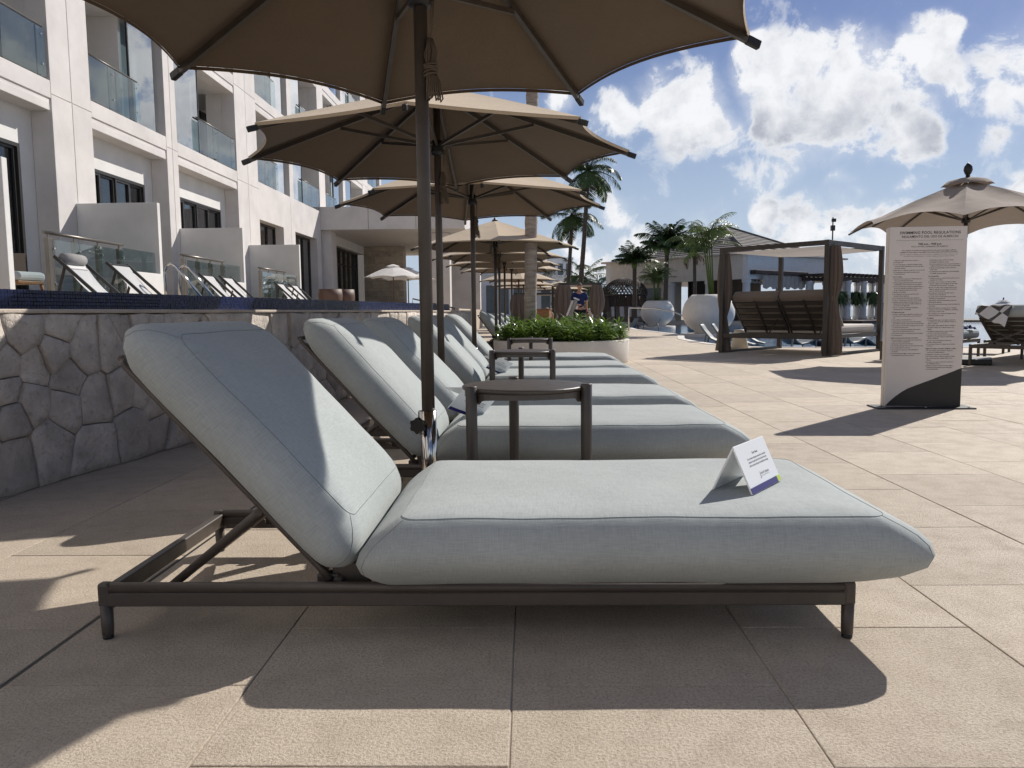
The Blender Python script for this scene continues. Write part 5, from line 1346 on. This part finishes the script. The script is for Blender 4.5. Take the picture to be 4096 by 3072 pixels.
for k in range(5):
    x = px0 + 1.6 + k * 2.4; g = MB(); rr = random.Random(k); n_ = 240
    for i in range(n_):
        a = rr.uniform(0, 6.28); r = .45 * math.sqrt(rr.random()); leaf_blade(g, (x + r * math.cos(a) * 1.5, -2.35 + r * math.sin(a), ZF - .75 - rr.random() * .5), (math.cos(a), math.sin(a), -rr.uniform(.3, 1.6)), rr.uniform(.3, .6), .08, .6)
    hp_ = part(t, 'hanging_plant', g, 'palm_leaf'); q = MB(); q.lathe([(.2, -.35), (.42, -.1), (.45, 0), (.38, 0)], 14, c=(x, -2.35, ZF - .85)); q.tube([(x, -2.35, ZF - .85), (x, -2.35, ZF)], .02, 5); part(hp_, 'basket', q, 'wicker')
def bar_w(x, y, z=0): p = BC + BU * x + BVv * y; return Vector((p.x, p.y, z))
for k in range(4):
    p = bar_w(px0 + 5.2 + k * 2.6, -3.6, .1); o = thing('closed_parasol', 'closed pale parasol by the bar pergola, %s counted from the bar' % ORD[k], 'parasol', p, 0, 'closed parasols by the bar pergola')
    g = MB(); g.lathe([(.06, .55), (.17, .75), (.14, 1.6), (.10, 2.15), (.15, 2.3), (.03, 2.5), (0, 2.55)], 12); part(o, 'furled_canopy', g, 'canopy_white'); g = MB(); g.tube([(0, 0, 0), (0, 0, .6)], .03, 8); part(o, 'pole', g, 'bar_white')
# roof aerial
p = bar_w(BW_ + .3, 1.0, 0); o = thing('lamp_mast', 'thin camera mast rising beside the bar roof', 'mast', (p.x, p.y, .1)); g = MB(); g.tube([(0, 0, 0), (0, 0, 7.6)], [.07, .05], 8); part(o, 'pole', g, 'steel_taupe'); g = MB(); g.box(-.14, .14, -.14, .14, 6.6, 7.0, .03); g.box(-.09, .22, -.09, .09, 7.25, 7.5, .03); part(o, 'camera_head', g, 'window_frame')
# glass balustrade of the bar deck towards the sea
p = bar_w(9.5, -4.3, 0); o = thing('glass_balustrade', 'clear glass balustrade in front of the bar pergola columns', 'railing', (p.x, p.y, .10), ua)
for k in range(8): g = MB(); g.box(k * 1.2, k * 1.2 + 1.17, -.01, .01, .06, 1.05); part(o, 'glass_panel', g, 'balcony_glass')
for k in range(9): g = MB(); g.box(k * 1.2 - .03, k * 1.2 + .0, -.02, .02, 0, 1.08); part(o, 'post', g, 'steel_taupe')
g = MB(); g.tube([(-.02, 0, 1.09), (9.6, 0, 1.09)], .03, 8); part(o, 'handrail', g, 'steel_taupe')
g = MB(); g.box(0, 16, 0, 3, -.4, .08); struct('bar_deck', g, 'deck_wood', (0, 0, 0)); bd = bpy.data.objects['bar_deck']; q = bar_w(6, -4.6); bd.location = q; bd.rotation_euler = (0, 0, ua)

# ================================================================ STEEL HANDRAIL, IN-POOL LOUNGERS
p = onZ(2515, 1322); o = tag(mkobj('steel_handrail', (lambda g: g.tube([(0, 0, 0), (0, 0, .92), (.02, 0, .98), (.08, 0, 1.0), (.9, -1.2, .98), (1.6, -2.2, .80), (2.2, -3.0, .45), (2.5, -3.4, .1), (2.55, -3.5, -.2)], .03, 10))(MB()).mesh('steel_handrail'), 'chrome', loc=p), 'curved steel handrail leading down into the pool beside the globe planter', 'handrail')
def pool_lounger(label, loc, rz, sc_=1.0):
    prof = [(-.95, .78), (-.80, .55), (-.55, .26), (-.35, .16), (-.05, .20), (.25, .32), (.50, .24), (.75, .10), (1.0, .04)]
    t = thing('pool_lounger', label, 'pool lounger', loc, rz, 'grey resin loungers standing in the pool'); t.scale = (sc_,) * 3
    g = MB(); n_ = len(prof)
    def fn(u, v):
        f = u * (n_ - 1); k = min(n_ - 2, int(f)); a, b_ = prof[k], prof[k + 1]; w = f - k
        return (a[0] + (b_[0] - a[0]) * w, (v - .5) * .66, a[1] + (b_[1] - a[1]) * w)
    g.grid(fn, 32, 4); o = len(g.v)
    sh_ = part(t, 'shell', g, 'resin_grey'); md = sh_.modifiers.new('thick', 'SOLIDIFY'); md.thickness = .05
    for s in (-1, 1):
        q = MB(); q.tube([(-.72, s * .30, .42), (-.86, s * .30, -.35)], .03, 8); part(t, 'leg', q, 'resin_grey')
        q = MB(); q.tube([(.28, s * .30, .30), (.30, s * .30, -.35)], .03, 8); part(t, 'leg', q, 'resin_grey')
for px, py, z_, rz, lab in ((2835, 1352, 0, -25, 'grey curved lounger in the shallow pool beside the larger globe planter'), (2880, 1352, 0, -22, 'grey curved lounger half hidden by the cabana curtain'), (3130, 1385, 0, 25, 'grey curved lounger seen low under the cabana daybed'), (3330, 1385, 0, 30, 'grey curved lounger at the foot end of the cabana daybed'), (2500, 1300, 0, 200, 'grey lounger left of the globe planter by the handrail'), (2590, 1302, 0, 170, 'pale lounger touching the globe planter by the handrail')):
    p = onZ(px, py); yy = {2835: 21.0, 2880: 21.6, 3130: 18.9, 3330: 19.3, 2500: 40.5, 2590: 41.0}[px]; p = onY(px, 1330, yy); pool_lounger(lab, (p.x + (.50 if yy < 30 else 0), p.y, -.08), R(rz), .72)

# ================================================================ SEA SIDE: TAUPE PARASOL AND LOUNGERS
t = thing('taupe_parasol', 'taupe scalloped parasol with a vented top and acorn finial behind the regulations sign', 'parasol', (6.63, 11.95, 0), R(-30))
g = MB(); g.tube([(0, 0, .3), (0, 0, 2.70)], .028, 16); part(t, 'pole', g, 'frame_metal')
g = MB(); g.box(-.42, .42, -.42, .42, .0, .09, .02); part(t, 'base_plate', g, 'black_plastic')
g = MB(); g.tube([(0, 0, .09), (0, 0, .55)], .034, 16); part(t, 'base_sleeve', g, 'chrome')
TR, TZE, TZT = 1.62, 2.06, 2.72
def tz(r): return TZT - (TZT - TZE) * (r / TR) ** 1.25
def tc_fn(a0, a1):
    def fn(u, v):
        tt = max(.04, v); bow = 4 * u * (1 - u); p0, p1 = Vector((math.cos(a0), math.sin(a0), 0)), Vector((math.cos(a1), math.sin(a1), 0)); q = p0.lerp(p1, u) * TR * tt * (1 - .05 * bow * tt * tt)
        return (q.x, q.y, tz(TR * tt) + .02 + .11 * bow * tt ** 3 - .05 * bow * math.sin(math.pi * tt) + .008 * noise.noise(Vector((q.x * 5, q.y * 5, 0))))
    return fn
g = MB()
for k in range(8): g.grid(tc_fn(k * math.pi / 4, (k + 1) * math.pi / 4), 14, 14)
part(t, 'canopy', g, 'canopy_taupe')
g = MB()
for k in range(8):
    a0, a1 = k * math.pi / 4, (k + 1) * math.pi / 4
    def vf(u, v, a0=a0, a1=a1):
        bow = 4 * u * (1 - u); q = Vector((math.cos(a0), math.sin(a0), 0)).lerp(Vector((math.cos(a1), math.sin(a1), 0)), u) * (.05 + .31 * v); return (q.x, q.y, 2.795 - .085 * v ** 1.5 + .02 * bow * v - (.035 if v > .99 else 0))
    g.grid(vf, 8, 5)
part(t, 'vent_cap', g, 'canopy_taupe')
g = MB(); g.lathe([(.03, 2.72), (.03, 2.84), (.045, 2.86), (.062, 2.91), (.055, 2.96), (.02, 3.01), (0, 3.02)], 14); part(t, 'finial', g, 'black_plastic')
g = MB(); g.lathe([(.03, 2.12), (.06, 2.13), (.06, 2.20), (.03, 2.21)], 14); part(t, 'runner_hub', g, 'black_plastic')
for k in range(8):
    a = k * math.pi / 4; ca, sa = math.cos(a), math.sin(a); g = MB(); pts = [Vector((r * ca, r * sa, tz(r) - .004)) for r in (.06, .6, 1.15, TR + .02)]
    for p, q in zip(pts[:-1], pts[1:]): g.bar(p, q, .02, .026)
    part(t, 'rib', g, 'frame_metal'); g = MB(); g.bar((.05 * ca, .05 * sa, 2.17), (.8 * ca, .8 * sa, tz(.8) - .02), .016, .02); part(t, 'strut', g, 'frame_metal')
def dark_lounger(label, head_l, head_r, ang=52, towel=False):
    """lounger seen from its head end; head_l, head_r: ground points of the two head legs"""
    hl, hr = Vector(head_l), Vector(head_r); ax = (hr - hl).normalized(); mid_ = (hl + hr) / 2; W = (hr - hl).length; fw_ = Vector((-ax.y, ax.x))
    t = thing('dark_lounger', label, 'sun lounger', (mid_.x, mid_.y, 0), math.atan2(fw_.y, fw_.x), 'slatted loungers facing the sea'); L = 2.0; w = W / 2
    for s in (-1, 1):
        g = MB(); g.box(0, L, s * w - .02, s * w + .02, .255, .315, .006); part(t, 'side_rail', g, 'frame_metal')
        for x in (.02, L - .02): g = MB(); g.box(x - .022, x + .022, s * w - .019, s * w + .019, 0, .256, .004); part(t, 'leg', g, 'frame_metal')
    for x in (.0, L): g = MB(); g.box(x - .022, x + .022, -w + .021, w - .021, .257, .312, .006); part(t, 'crossbar', g, 'frame_metal')
    h0 = Vector((.72, 0, .31)); a = R(ang); mx = Matrix.Translation(h0) @ Matrix.Rotation(math.pi, 4, 'Z') @ Matrix.Rotation(-a, 4, 'Y')      # local x up the back
    f = MB()
    for s in (-1, 0, 1): f.box(0, .70, s * (w - .07) - .018, s * (w - .07) + .018, -.028, -.002, 0, mx)
    fr = part(t, 'backrest_frame', f, 'frame_metal')
    for k in range(6): q = MB(); q.box(.03 + k * .115, .03 + k * .115 + .07, -w + .06, w - .06, -.002, .012, 0, mx); part(fr, 'slat', q, 'frame_metal')
    g = MB(); g.box(-.03, .76, -w + .01, w - .01, .014, .145, .05, mx); part(t, 'back_cushion', g, 'cushion')
    g = MB(); g.box(.70, L + .06, -w + .01, w - .01, .318, .46, .05); part(t, 'seat_cushion', g, 'cushion')
    for s in (-1, 1): g = MB(); g.bar(mx @ Vector((.45, s * (w - .1), -.02)), (.22, s * (w - .1), .29), .018, .025); part(t, 'prop_strut', g, 'frame_metal')
    return t, mx, w
l1, mx1, w1 = dark_lounger('dark slatted lounger with a patterned towel over its backrest, beside the taupe parasol base', (6.52, 11.5), (7.00, 10.90), 35)
dark_lounger('dark lounger mostly hidden behind the regulations sign', (5.90, 13.0), (6.38, 12.42))
dark_lounger('pale cushioned lounger beyond the taupe parasol pole', (7.55, 12.9), (8.05, 12.35), 40)
# patterned towel
def tw(u, v):
    p = l1.matrix_basis @ Vector((0, 0, 0))
    yy = -w1 + .02 + 1.15 * u * (w1)
    if v < .6: q = mx1 @ Vector((.34 + v * .73, yy, .155))
    else: q = mx1 @ Vector((.778, yy, .155 - (v - .6) * .75 * (.55 + .7 * u)))
    return q + Vector((0, 0, .012 * math.sin(u * 17) * v))
MT = MB(); MT.grid(tw, 16, 14); MT.v = [tuple(Matrix.Rotation(l1.rotation_euler.z, 3, 'Z') @ Vector(v)) for v in MT.v]
tm, tt_, tout = nodemat('towel_pattern')
tc_ = tt_.new('ShaderNodeTexCoord'); chk = tt_.new('ShaderNodeTexChecker'); mp = tt_.vmath('MULTIPLY', tc_.outputs['Object'], (1, 1, 1)).outputs[0]
rot_ = tt_.new('ShaderNodeVectorRotate'); rot_.inputs['Angle'].default_value = R(45); rot_.inputs['Axis'].default_value = (.3, .9, .3); tt_.l.new(mp, rot_.inputs['Vector']); tt_.l.new(rot_.outputs[0], chk.inputs['Vector']); chk.inputs['Scale'].default_value = 5.5
chk.inputs['Color1'].default_value = (.72, .71, .70, 1); chk.inputs['Color2'].default_value = (.10, .095, .09, 1)
pb = tt_.new('ShaderNodeBsdfPrincipled'); tt_.l.new(chk.outputs['Color'], pb.inputs['Base Color']); pb.inputs['Roughness'].default_value = .95; tt_.l.new(pb.outputs[0], tout.inputs[0])
o = tag(mkobj('pool_towel', MT.mesh('pool_towel'), 'towel_pattern', loc=l1.location), 'white and charcoal patterned towel draped over the dark slatted lounger', 'towel'); o.modifiers.new('thick', 'SOLIDIFY').thickness = .012
# dark table and sunglasses case behind the pole
t = thing('low_table', 'low black slatted table just beyond the taupe parasol pole', 'table', (8.6, 14.9, 0), R(-40))
g = MB(); g.box(-.5, .5, -.35, .35, .58, .62, .01); part(t, 'table_top', g, 'frame_metal')
for sx in (-.46, .46):
    for sy in (-.31, .31): g = MB(); g.box(sx - .02, sx + .02, sy - .02, sy + .02, 0, .58); part(t, 'leg', g, 'frame_metal')
t = thing('folded_shirt', 'crumpled navy garment lying on the pale cushion beyond the pole', 'garment', (7.62, 13.62, .46)); g = MB(); g.grid(lambda u, v: (.3 * (u - .5), .24 * (v - .5), .012 + .075 * abs(noise.noise(Vector((u * 5, v * 5, 2)))) + .05 * math.sin(math.pi * u) * math.sin(math.pi * v)), 16, 14); part(t, 'folds', g, 'shirt_blue')
# beach parasol seen over the lounger
p = onY(4012, 1240, 60); t = thing('beach_parasol', 'pale beach parasol top rising just above the patterned towel', 'parasol', (p.x, p.y, -1.5))
g = MB(); g.lathe([(0, 2.82), (.5, 2.70), (1.0, 2.50), (1.55, 2.22)], 8, cap=False, smooth=False); part(t, 'canopy', g, 'canopy_white'); g = MB(); g.lathe([(0, 2.95), (.35, 2.88), (.5, 2.78)], 8, cap=False); part(t, 'vent_cap', g, 'canopy_white'); g = MB(); g.tube([(0, 0, 0), (0, 0, 3.1)], .05, 8); part(t, 'pole', g, 'dark_wood')

# ================================================================ WHITE PARASOLS AT THE HOTEL CANOPY
for px, Y, lab in ((1573, 31.0, 'white square-set parasol in front of the stone pillar of the entrance canopy'), (1632, 33.0, 'white parasol half hidden behind another one at the entrance canopy')):
    p = onY(px, 1100, Y); t = thing('white_parasol', lab, 'parasol', (p.x, p.y, .98), R(10), 'white parasols at the entrance canopy')
    g = MB()
    for k in range(8):
        a0, a1 = k * math.pi / 4, (k + 1) * math.pi / 4
        g.grid(lambda u, v, a0=a0, a1=a1: (lambda q: (q.x, q.y, 1.78 - .48 * max(.03, v) ** 1.3 + .05 * 4 * u * (1 - u) * v ** 3))(Vector((math.cos(a0), math.sin(a0), 0)).lerp(Vector((math.cos(a1), math.sin(a1), 0)), u) * 1.18 * max(.03, v)), 8, 8)
    part(t, 'canopy', g, 'canopy_white'); g = MB(); g.lathe([(.05, 1.84), (.28, 1.76)], 16, cap=False); part(t, 'vent_cap', g, 'canopy_white')
    g = MB(); g.tube([(0, 0, 0), (0, 0, 1.78)], .025, 10); part(t, 'pole', g, 'brown_shell'); g = MB(); g.lathe([(.3, 0), (.3, .06), (.04, .1)], 16); part(t, 'base', g, 'frame_metal')

# ================================================================ WALKING MAN, GUEST
def figure(label, loc, rz, top_m, bot_m, arms, name='person', hat=False, carry=True, legs=((.06, -.10), (-.06, .13))):
    t = thing(name, label, 'person', loc, rz)
    def skin_body(nm, joints, edges, m, sub=2):
        me = bpy.data.meshes.new(nm); me.from_pydata([j[0] for j in joints], edges, []); o = mkobj(nm, me, None, t); me.materials.append(MATS[m])
        sk = o.modifiers.new('skin', 'SKIN'); sk.use_smooth_shade = True; su = o.modifiers.new('sub', 'SUBSURF'); su.levels = sub; su.render_levels = sub
        for i, j in enumerate(joints):
            r = j[1]; r = r if isinstance(r, tuple) else (r, r); me.skin_vertices[0].data[i].radius = r; me.skin_vertices[0].data[i].use_root = (i == 0)
        return o
    (lx, ly), (rx, ry) = legs
    J = [((0, 0, .95), (.15, .11)), ((0, 0, 1.12), (.14, .10)), ((0, -.01, 1.30), (.17, .115)), ((0, 0, 1.42), (.145, .09)), ((0, -.01, 1.50), .058), ((0, -.02, 1.575), .062),
         ((.19, 0, 1.41), .062), ((.235, arms[0][0], 1.17), .045), ((.23, arms[0][1], arms[0][2]), .036), ((arms[0][3], arms[0][4], arms[0][5]), .028),
         ((-.19, 0, 1.41), .062), ((-.25, arms[1][0], 1.17), .045), ((-.24, arms[1][1], arms[1][2]), .036), ((arms[1][3], arms[1][4], arms[1][5]), .028),
         ((.10, 0, .86), .095), ((.105, ly * .5 - .04, .50), .062), ((.105, ly, .10), .042), ((.11, ly - .12, .045), .038),
         ((-.10, 0, .86), .095), ((-.105, ry * .5 - .04, .50), .062), ((-.105, ry, .10), .042), ((-.11, ry - .12, .045), .038)]
    E = [(0, 1), (1, 2), (2, 3), (3, 4), (4, 5), (3, 6), (6, 7), (7, 8), (8, 9), (3, 10), (10, 11), (11, 12), (12, 13), (0, 14), (14, 15), (15, 16), (16, 17), (0, 18), (18, 19), (19, 20), (20, 21)]
    body = skin_body('body', J, E, 'skin')
    # head
    g = MB()
    def hf(u, v):
        a = 2 * math.pi * u; th = math.pi * v; r = math.sin(th); x, y, z = .076 * r * math.cos(a), .098 * r * math.sin(a), .118 * math.cos(th)
        if z < 0: x *= 1 + z * 2.2; y *= 1 + z * 1.2
        if y < -.05 and abs(x) < .02 and -.035 < z < .02: y -= .02 * (1 - abs(x) / .02)
        return (x, y - .025, z + 1.655)
    g.grid(hf, 28, 20, True, True); hd = part(t, 'head', g, 'skin')
    for s in (-1, 1):
        q = MB(); q.lathe([(0, -.012), (.011, 0), (0, .012)], 8, c=(s * .028, -.112, 1.672)); part(hd, 'eye', q, 'face_dark')
        q = MB(); q.lathe([(.004, -.028), (.014, -.01), (.016, .014), (.004, .026)], 8, c=(s * .077, -.015, 1.655)); part(hd, 'ear', q, 'skin')
    q = MB(); q.box(-.022, .022, -.112, -.100, 1.603, 1.610, .002); part(hd, 'mouth', q, 'face_dark')
    g = MB(); g.grid(lambda u, v: (.081 * math.sin(v * 1.45) * math.cos(2 * math.pi * u), -.018 + .104 * math.sin(v * 1.45) * math.sin(2 * math.pi * u), 1.662 + .122 * math.cos(v * 1.45) + (.02 if math.sin(2 * math.pi * u) > .2 and False else 0)), 24, 8, True, True); part(hd, 'cap' if hat else 'hair', g, 'shirt_tan' if hat else 'hair_grey')
    # clothing: shirt with short sleeves, shorts
    S = [((0, 0, .93), (.168, .128)), ((0, 0, 1.12), (.160, .122)), ((0, -.01, 1.30), (.188, .134)), ((0, 0, 1.425), (.155, .10)), ((0, -.005, 1.47), .072), ((.19, 0, 1.412), .080), ((.232, arms[0][0] * .85, 1.20), .072), ((-.19, 0, 1.412), .080), ((-.245, arms[1][0] * .85, 1.20), .072)]
    skin_body('shirt', S, [(0, 1), (1, 2), (2, 3), (3, 4), (3, 5), (5, 6), (3, 7), (7, 8)], top_m)
    T = [((0, 0, .93), (.172, .135)), ((.098, 0, .84), .122), ((.108, ly * .4 - .03, .56), .098), ((-.098, 0, .84), .122), ((-.108, ry * .4 - .03, .56), .098)]
    skin_body('shorts', T, [(0, 1), (1, 2), (0, 3), (3, 4)], bot_m)
    for s, (hx, hy, hz) in ((1, arms[0][3:6]), (-1, arms[1][3:6])):
        g = MB(); dirs = Vector((0, -.3, -1)) if hz < .95 else Vector((-s * .9, -.35, 0)); dirs.normalize(); sd = dirs.cross(Vector((0, 1, 0)) if abs(dirs.z) > .5 else Vector((0, 0, 1))).normalized(); c = Vector((hx, hy, hz))
        g.tube([c - dirs * .02, c + dirs * .03, c + dirs * .075], [.024, .034, .030], 8)
        for k in range(4): b0 = c + dirs * .07 + sd * (k - 1.5) * .016; L = (.055, .068, .064, .048)[k]; g.tube([b0, b0 + dirs * L * .55, b0 + dirs * L * .9 + Vector((0, -.014, -.004))], [.0085, .008, .006], 6)
        g.tube([c + dirs * .02 - sd * .03, c + dirs * .05 - sd * .052, c + dirs * .075 - sd * .056], [.011, .0095, .007], 6); part(t, 'hand', g, 'skin')
    for s, fy in ((1, ly), (-1, ry)): g = MB(); g.box(s * .105 - .045, s * .105 + .045, fy - .20, fy + .06, 0, .085, .03); part(t, 'shoe', g, 'shoe_white')
    return t
pm = onY(2318, 1250, 25.0)
man = figure('man in a navy T-shirt and black shorts walking with towels under his arm', (pm.x, pm.y, 0), R(8), 'shirt_blue', 'shorts_black', ((.02, -.02, .95, .26, -.08, .80), (.03, -.16, 1.06, -.10, -.26, 1.06)))
g = MB(); g.tube([(.262, -.075, .835), (.266, -.078, .815)], .040, 12); part(man, 'watch', g, 'watch_black')
t = thing('towel_bundle', 'white and grey folded towel bundle under the walking man\'s arm', 'towel', (pm.x - .18, pm.y - .22, .98), R(8)); mx = Matrix.Rotation(R(22), 4, 'Y')
g = MB(); g.box(-.10, .02, -.07, .07, -.30, .26, .04, mx); part(t, 'grey_towel', g, 'towel_grey'); g = MB(); g.box(-.16, -.104, -.06, .06, -.32, .20, .025, mx); part(t, 'white_towel', g, 'towel_white'); g = MB(); g.box(-.14, .06, -.05, .05, .262, .31, .02, mx); part(t, 'white_towel', g, 'towel_white'); g = MB(); g.box(.03, .10, -.07, .03, -.02, .16, .02, mx); part(t, 'white_towel', g, 'towel_white')
t = thing('plastic_bag', 'clear white carrier bag hanging from the walking man\'s hand', 'bag', (pm.x + .27, pm.y - .10, .40)); g = MB(); g.grid(lambda u, v: (.09 * math.cos(2 * math.pi * u) * (.35 + .65 * math.sin(v * 2.2)), .05 * math.sin(2 * math.pi * u) * (.4 + .6 * math.sin(v * 2.2)), .32 * (1 - v) + .01 * math.sin(u * 25)), 24, 8, True, True); part(t, 'sack', g, 'balcony_glass')
pg = onY(2188, 1240, 30); figure('person in a tan shirt and cap standing behind the wooden towel cabinet', (pg.x, pg.y, 0), R(170), 'shirt_tan', 'shorts_black', ((.02, -.02, .95, .26, -.04, .72), (.02, -.02, .95, -.26, -.04, .72)), hat=True, legs=((.06, 0), (-.06, 0))).scale = (.92, .92, .58)
p = onY(2172, 1286, 26.5); t = thing('towel_cabinet', 'orange-brown slatted wooden towel cabinet behind the planter shrubs', 'cabinet', (p.x, p.y, 0), R(-12))
g = MB(); g.box(-.26, .26, -.24, .24, .03, .93, .01); part(t, 'carcass', g, 'wood')
for k in range(9): g = MB(); z = .06 + k * .095; g.box(-.265, .265, -.262, -.242, z, z + .088, .004); part(t, 'slat', g, 'wood')
g = MB(); g.box(-.285, .285, -.27, .26, .932, .965, .008); part(t, 'top', g, 'wood')

# ================================================================ FAR CABANAS
def far_cabana(label, x, y, rz, w=2.3, d=2.3, h=2.2):
    t = thing('far_cabana', label, 'cabana', (x, y, 0), rz, 'dark cabanas beyond the planter')
    for a in (0, w):
        for b_ in (0, d): g = MB(); g.box(a - .05, a + .05, b_ - .05, b_ + .05, 0, h); part(t, 'post', g, 'cabana_metal')
    for b_ in (0, d): g = MB(); g.box(.05, w - .05, b_ - .04, b_ + .04, h - .1, h - .002); part(t, 'top_beam', g, 'cabana_metal')
    for a in (0, w): g = MB(); g.box(a - .04, a + .04, .05, d - .05, h - .1, h - .002); part(t, 'top_beam', g, 'cabana_metal')
    g = MB(); g.box(.05, w - .05, .05, d - .05, h - .13, h - .105); part(t, 'roof_cloth', g, 'canopy_cloth')
    tied_curtain(t, .18, -.02, h - .12, .05, .26, .3); tied_curtain(t, w - .15, .0, h - .12, .05, .2, .3)
    g = MB(); g.box(.3, w - .2, .5, d - .1, .12, .42, .05); part(t, 'daybed', g, 'cabana_cushion')
    for k in range(6):
        g = MB(); x0 = .35 + k * (w - .6) / 6; g.box(x0, x0 + (w - .6) / 6, -.08, .08, 0, .75, .03, Matrix.Translation((0, .75, .38)) @ Matrix.Rotation(R(38), 4, 'X')); part(t, 'back_pillow', g, 'towel_white' if k % 2 else 'cabana_cushion')
    return t
p = onY(2238, 1250, 36.0); far_cabana('dark framed cabana with hanging brown curtains behind the walking man', p.x, p.y, R(6), 1.9)
p = onY(2165, 1250, 46.0); far_cabana('dark framed cabana farther back, left of the walking man', p.x - 1.6, p.y, R(0), 3.2, 2.2, 2.0)
p = onY(2500, 1250, 54.0); t = thing('woven_dome', 'dark woven dome pavilion sheltering striped daybeds beside the globe planter', 'pavilion', (p.x, p.y, 0)); DR = 1.45
for k in range(8):
    a = k * math.pi / 4 + .2; g = MB(); g.tube([(DR * math.cos(a), DR * math.sin(a), 0), (DR * 1.05 * math.cos(a), DR * 1.05 * math.sin(a), 1.0), (DR * math.cos(a), DR * math.sin(a), 1.95)], .05, 8); part(t, 'post', g, 'wicker')
g = MB(); g.lathe([(DR * 1.08, 1.92), (DR * 1.08, 2.02), (DR * 1.0, 2.02)], 24, cap=False); part(t, 'ring_beam', g, 'wicker')
g = MB()
for k in range(40): a = 2 * math.pi * k / 40; g.tube([(DR * 1.06 * math.cos(e) * math.cos(a + .5 * e), DR * 1.06 * math.cos(e) * math.sin(a + .5 * e), 2.0 + 1.15 * math.sin(e)) for e in [math.pi / 2 * j / 10 for j in range(10)]], .022, 5)
for k in range(40): a = 2 * math.pi * k / 40; g.tube([(DR * 1.06 * math.cos(e) * math.cos(a - .5 * e), DR * 1.06 * math.cos(e) * math.sin(a - .5 * e), 2.0 + 1.15 * math.sin(e)) for e in [math.pi / 2 * j / 10 for j in range(10)]], .022, 5)
for j in range(9): e = math.pi / 2 * j / 10; r = DR * 1.06 * math.cos(e); g.tube([(r * math.cos(a), r * math.sin(a), 2.0 + 1.15 * math.sin(e)) for a in [2 * math.pi * i / 24 for i in range(24)]], .022, 5, closed=True)
part(t, 'woven_roof', g, 'wicker')['kind'] = 'stuff'
for sx, sy in ((-1.35, .5), (1.35, .5), (-.9, 1.15), (.9, 1.15), (0, 1.4), (-.45, 1.32), (.45, 1.32)): tied_curtain(t, sx, sy, 1.95, .1, .17, .35)
g = MB(); g.box(-1.25, 1.25, -.7, 1.0, .12, .48, .06); part(t, 'daybed', g, 'cabana_cushion')
for k in range(8): g = MB(); x0 = -1.2 + k * .3; g.box(x0, x0 + .3, -.07, .07, 0, .85, .03, Matrix.Translation((0, .3, .46)) @ Matrix.Rotation(R(-35), 4, 'X')); part(t, 'striped_back', g, 'towel_white' if k % 2 else 'cabana_cushion')
# parasol of the beige kind beyond the row
p = onY(2240, 1130, 42); parasol('beige parasol standing alone right of the far row, before the slender palms', (p.x - .05, p.y, 0), R(12), False, 1.15, group='far beige parasols')

# ================================================================ DISTANT BUILDINGS
def far_block(label, x0, x1, y0, y1, h, floors, cols, m='far_white', roof=None):
    t = thing('distant_hotel', label, 'building', ((x0 + x1) / 2, y0, -.3)); w = (x1 - x0) / 2
    g = MB(); g.box(-w, w, 0, y1 - y0, 0, h); part(t, 'wall', g, m)
    g = MB(); g.box(-w - .2, w + .2, -.2, y1 - y0 + .2, h + .002, h + .4); part(t, 'roof_edge', g, m)
    for f in range(floors):
        z = h * (f + .22) / floors
        for c in range(cols):
            a = -w + 2 * w * (c + .18) / cols; e = -w + 2 * w * (c + .82) / cols
            q = MB(); q.box(a, e, -.06, -.002, z, z + h / floors * .58); wn = part(t, 'window', q, 'far_window')
            q = MB(); q.box(a - .15, e + .15, -.9, -.062, z - .32, z - .08); part(wn, 'balcony', q, m)
    return t
X_ = lambda px, Y: onY(px, 1200, Y).x
far_block('white far hotel wing with balconies behind the slender palms', X_(2195, 150), X_(2290, 150), 150, 170, 11.2, 3, 3)
far_block('pale grey far hotel tower behind the beige parasols', X_(2080, 140), X_(2180, 140), 140, 160, 11.6, 3, 3)
far_block('small pale house right of the slender palms', X_(2322, 170), X_(2360, 170), 170, 180, 8.2, 2, 2)
far_block('long low white building beyond the far lounger row', X_(1880, 72), X_(2210, 72), 72, 84, 4.6, 1, 6)
far_block('tall white hotel wing left of the far parasols', X_(1790, 95), X_(1990, 95), 95, 120, 11, 3, 4)
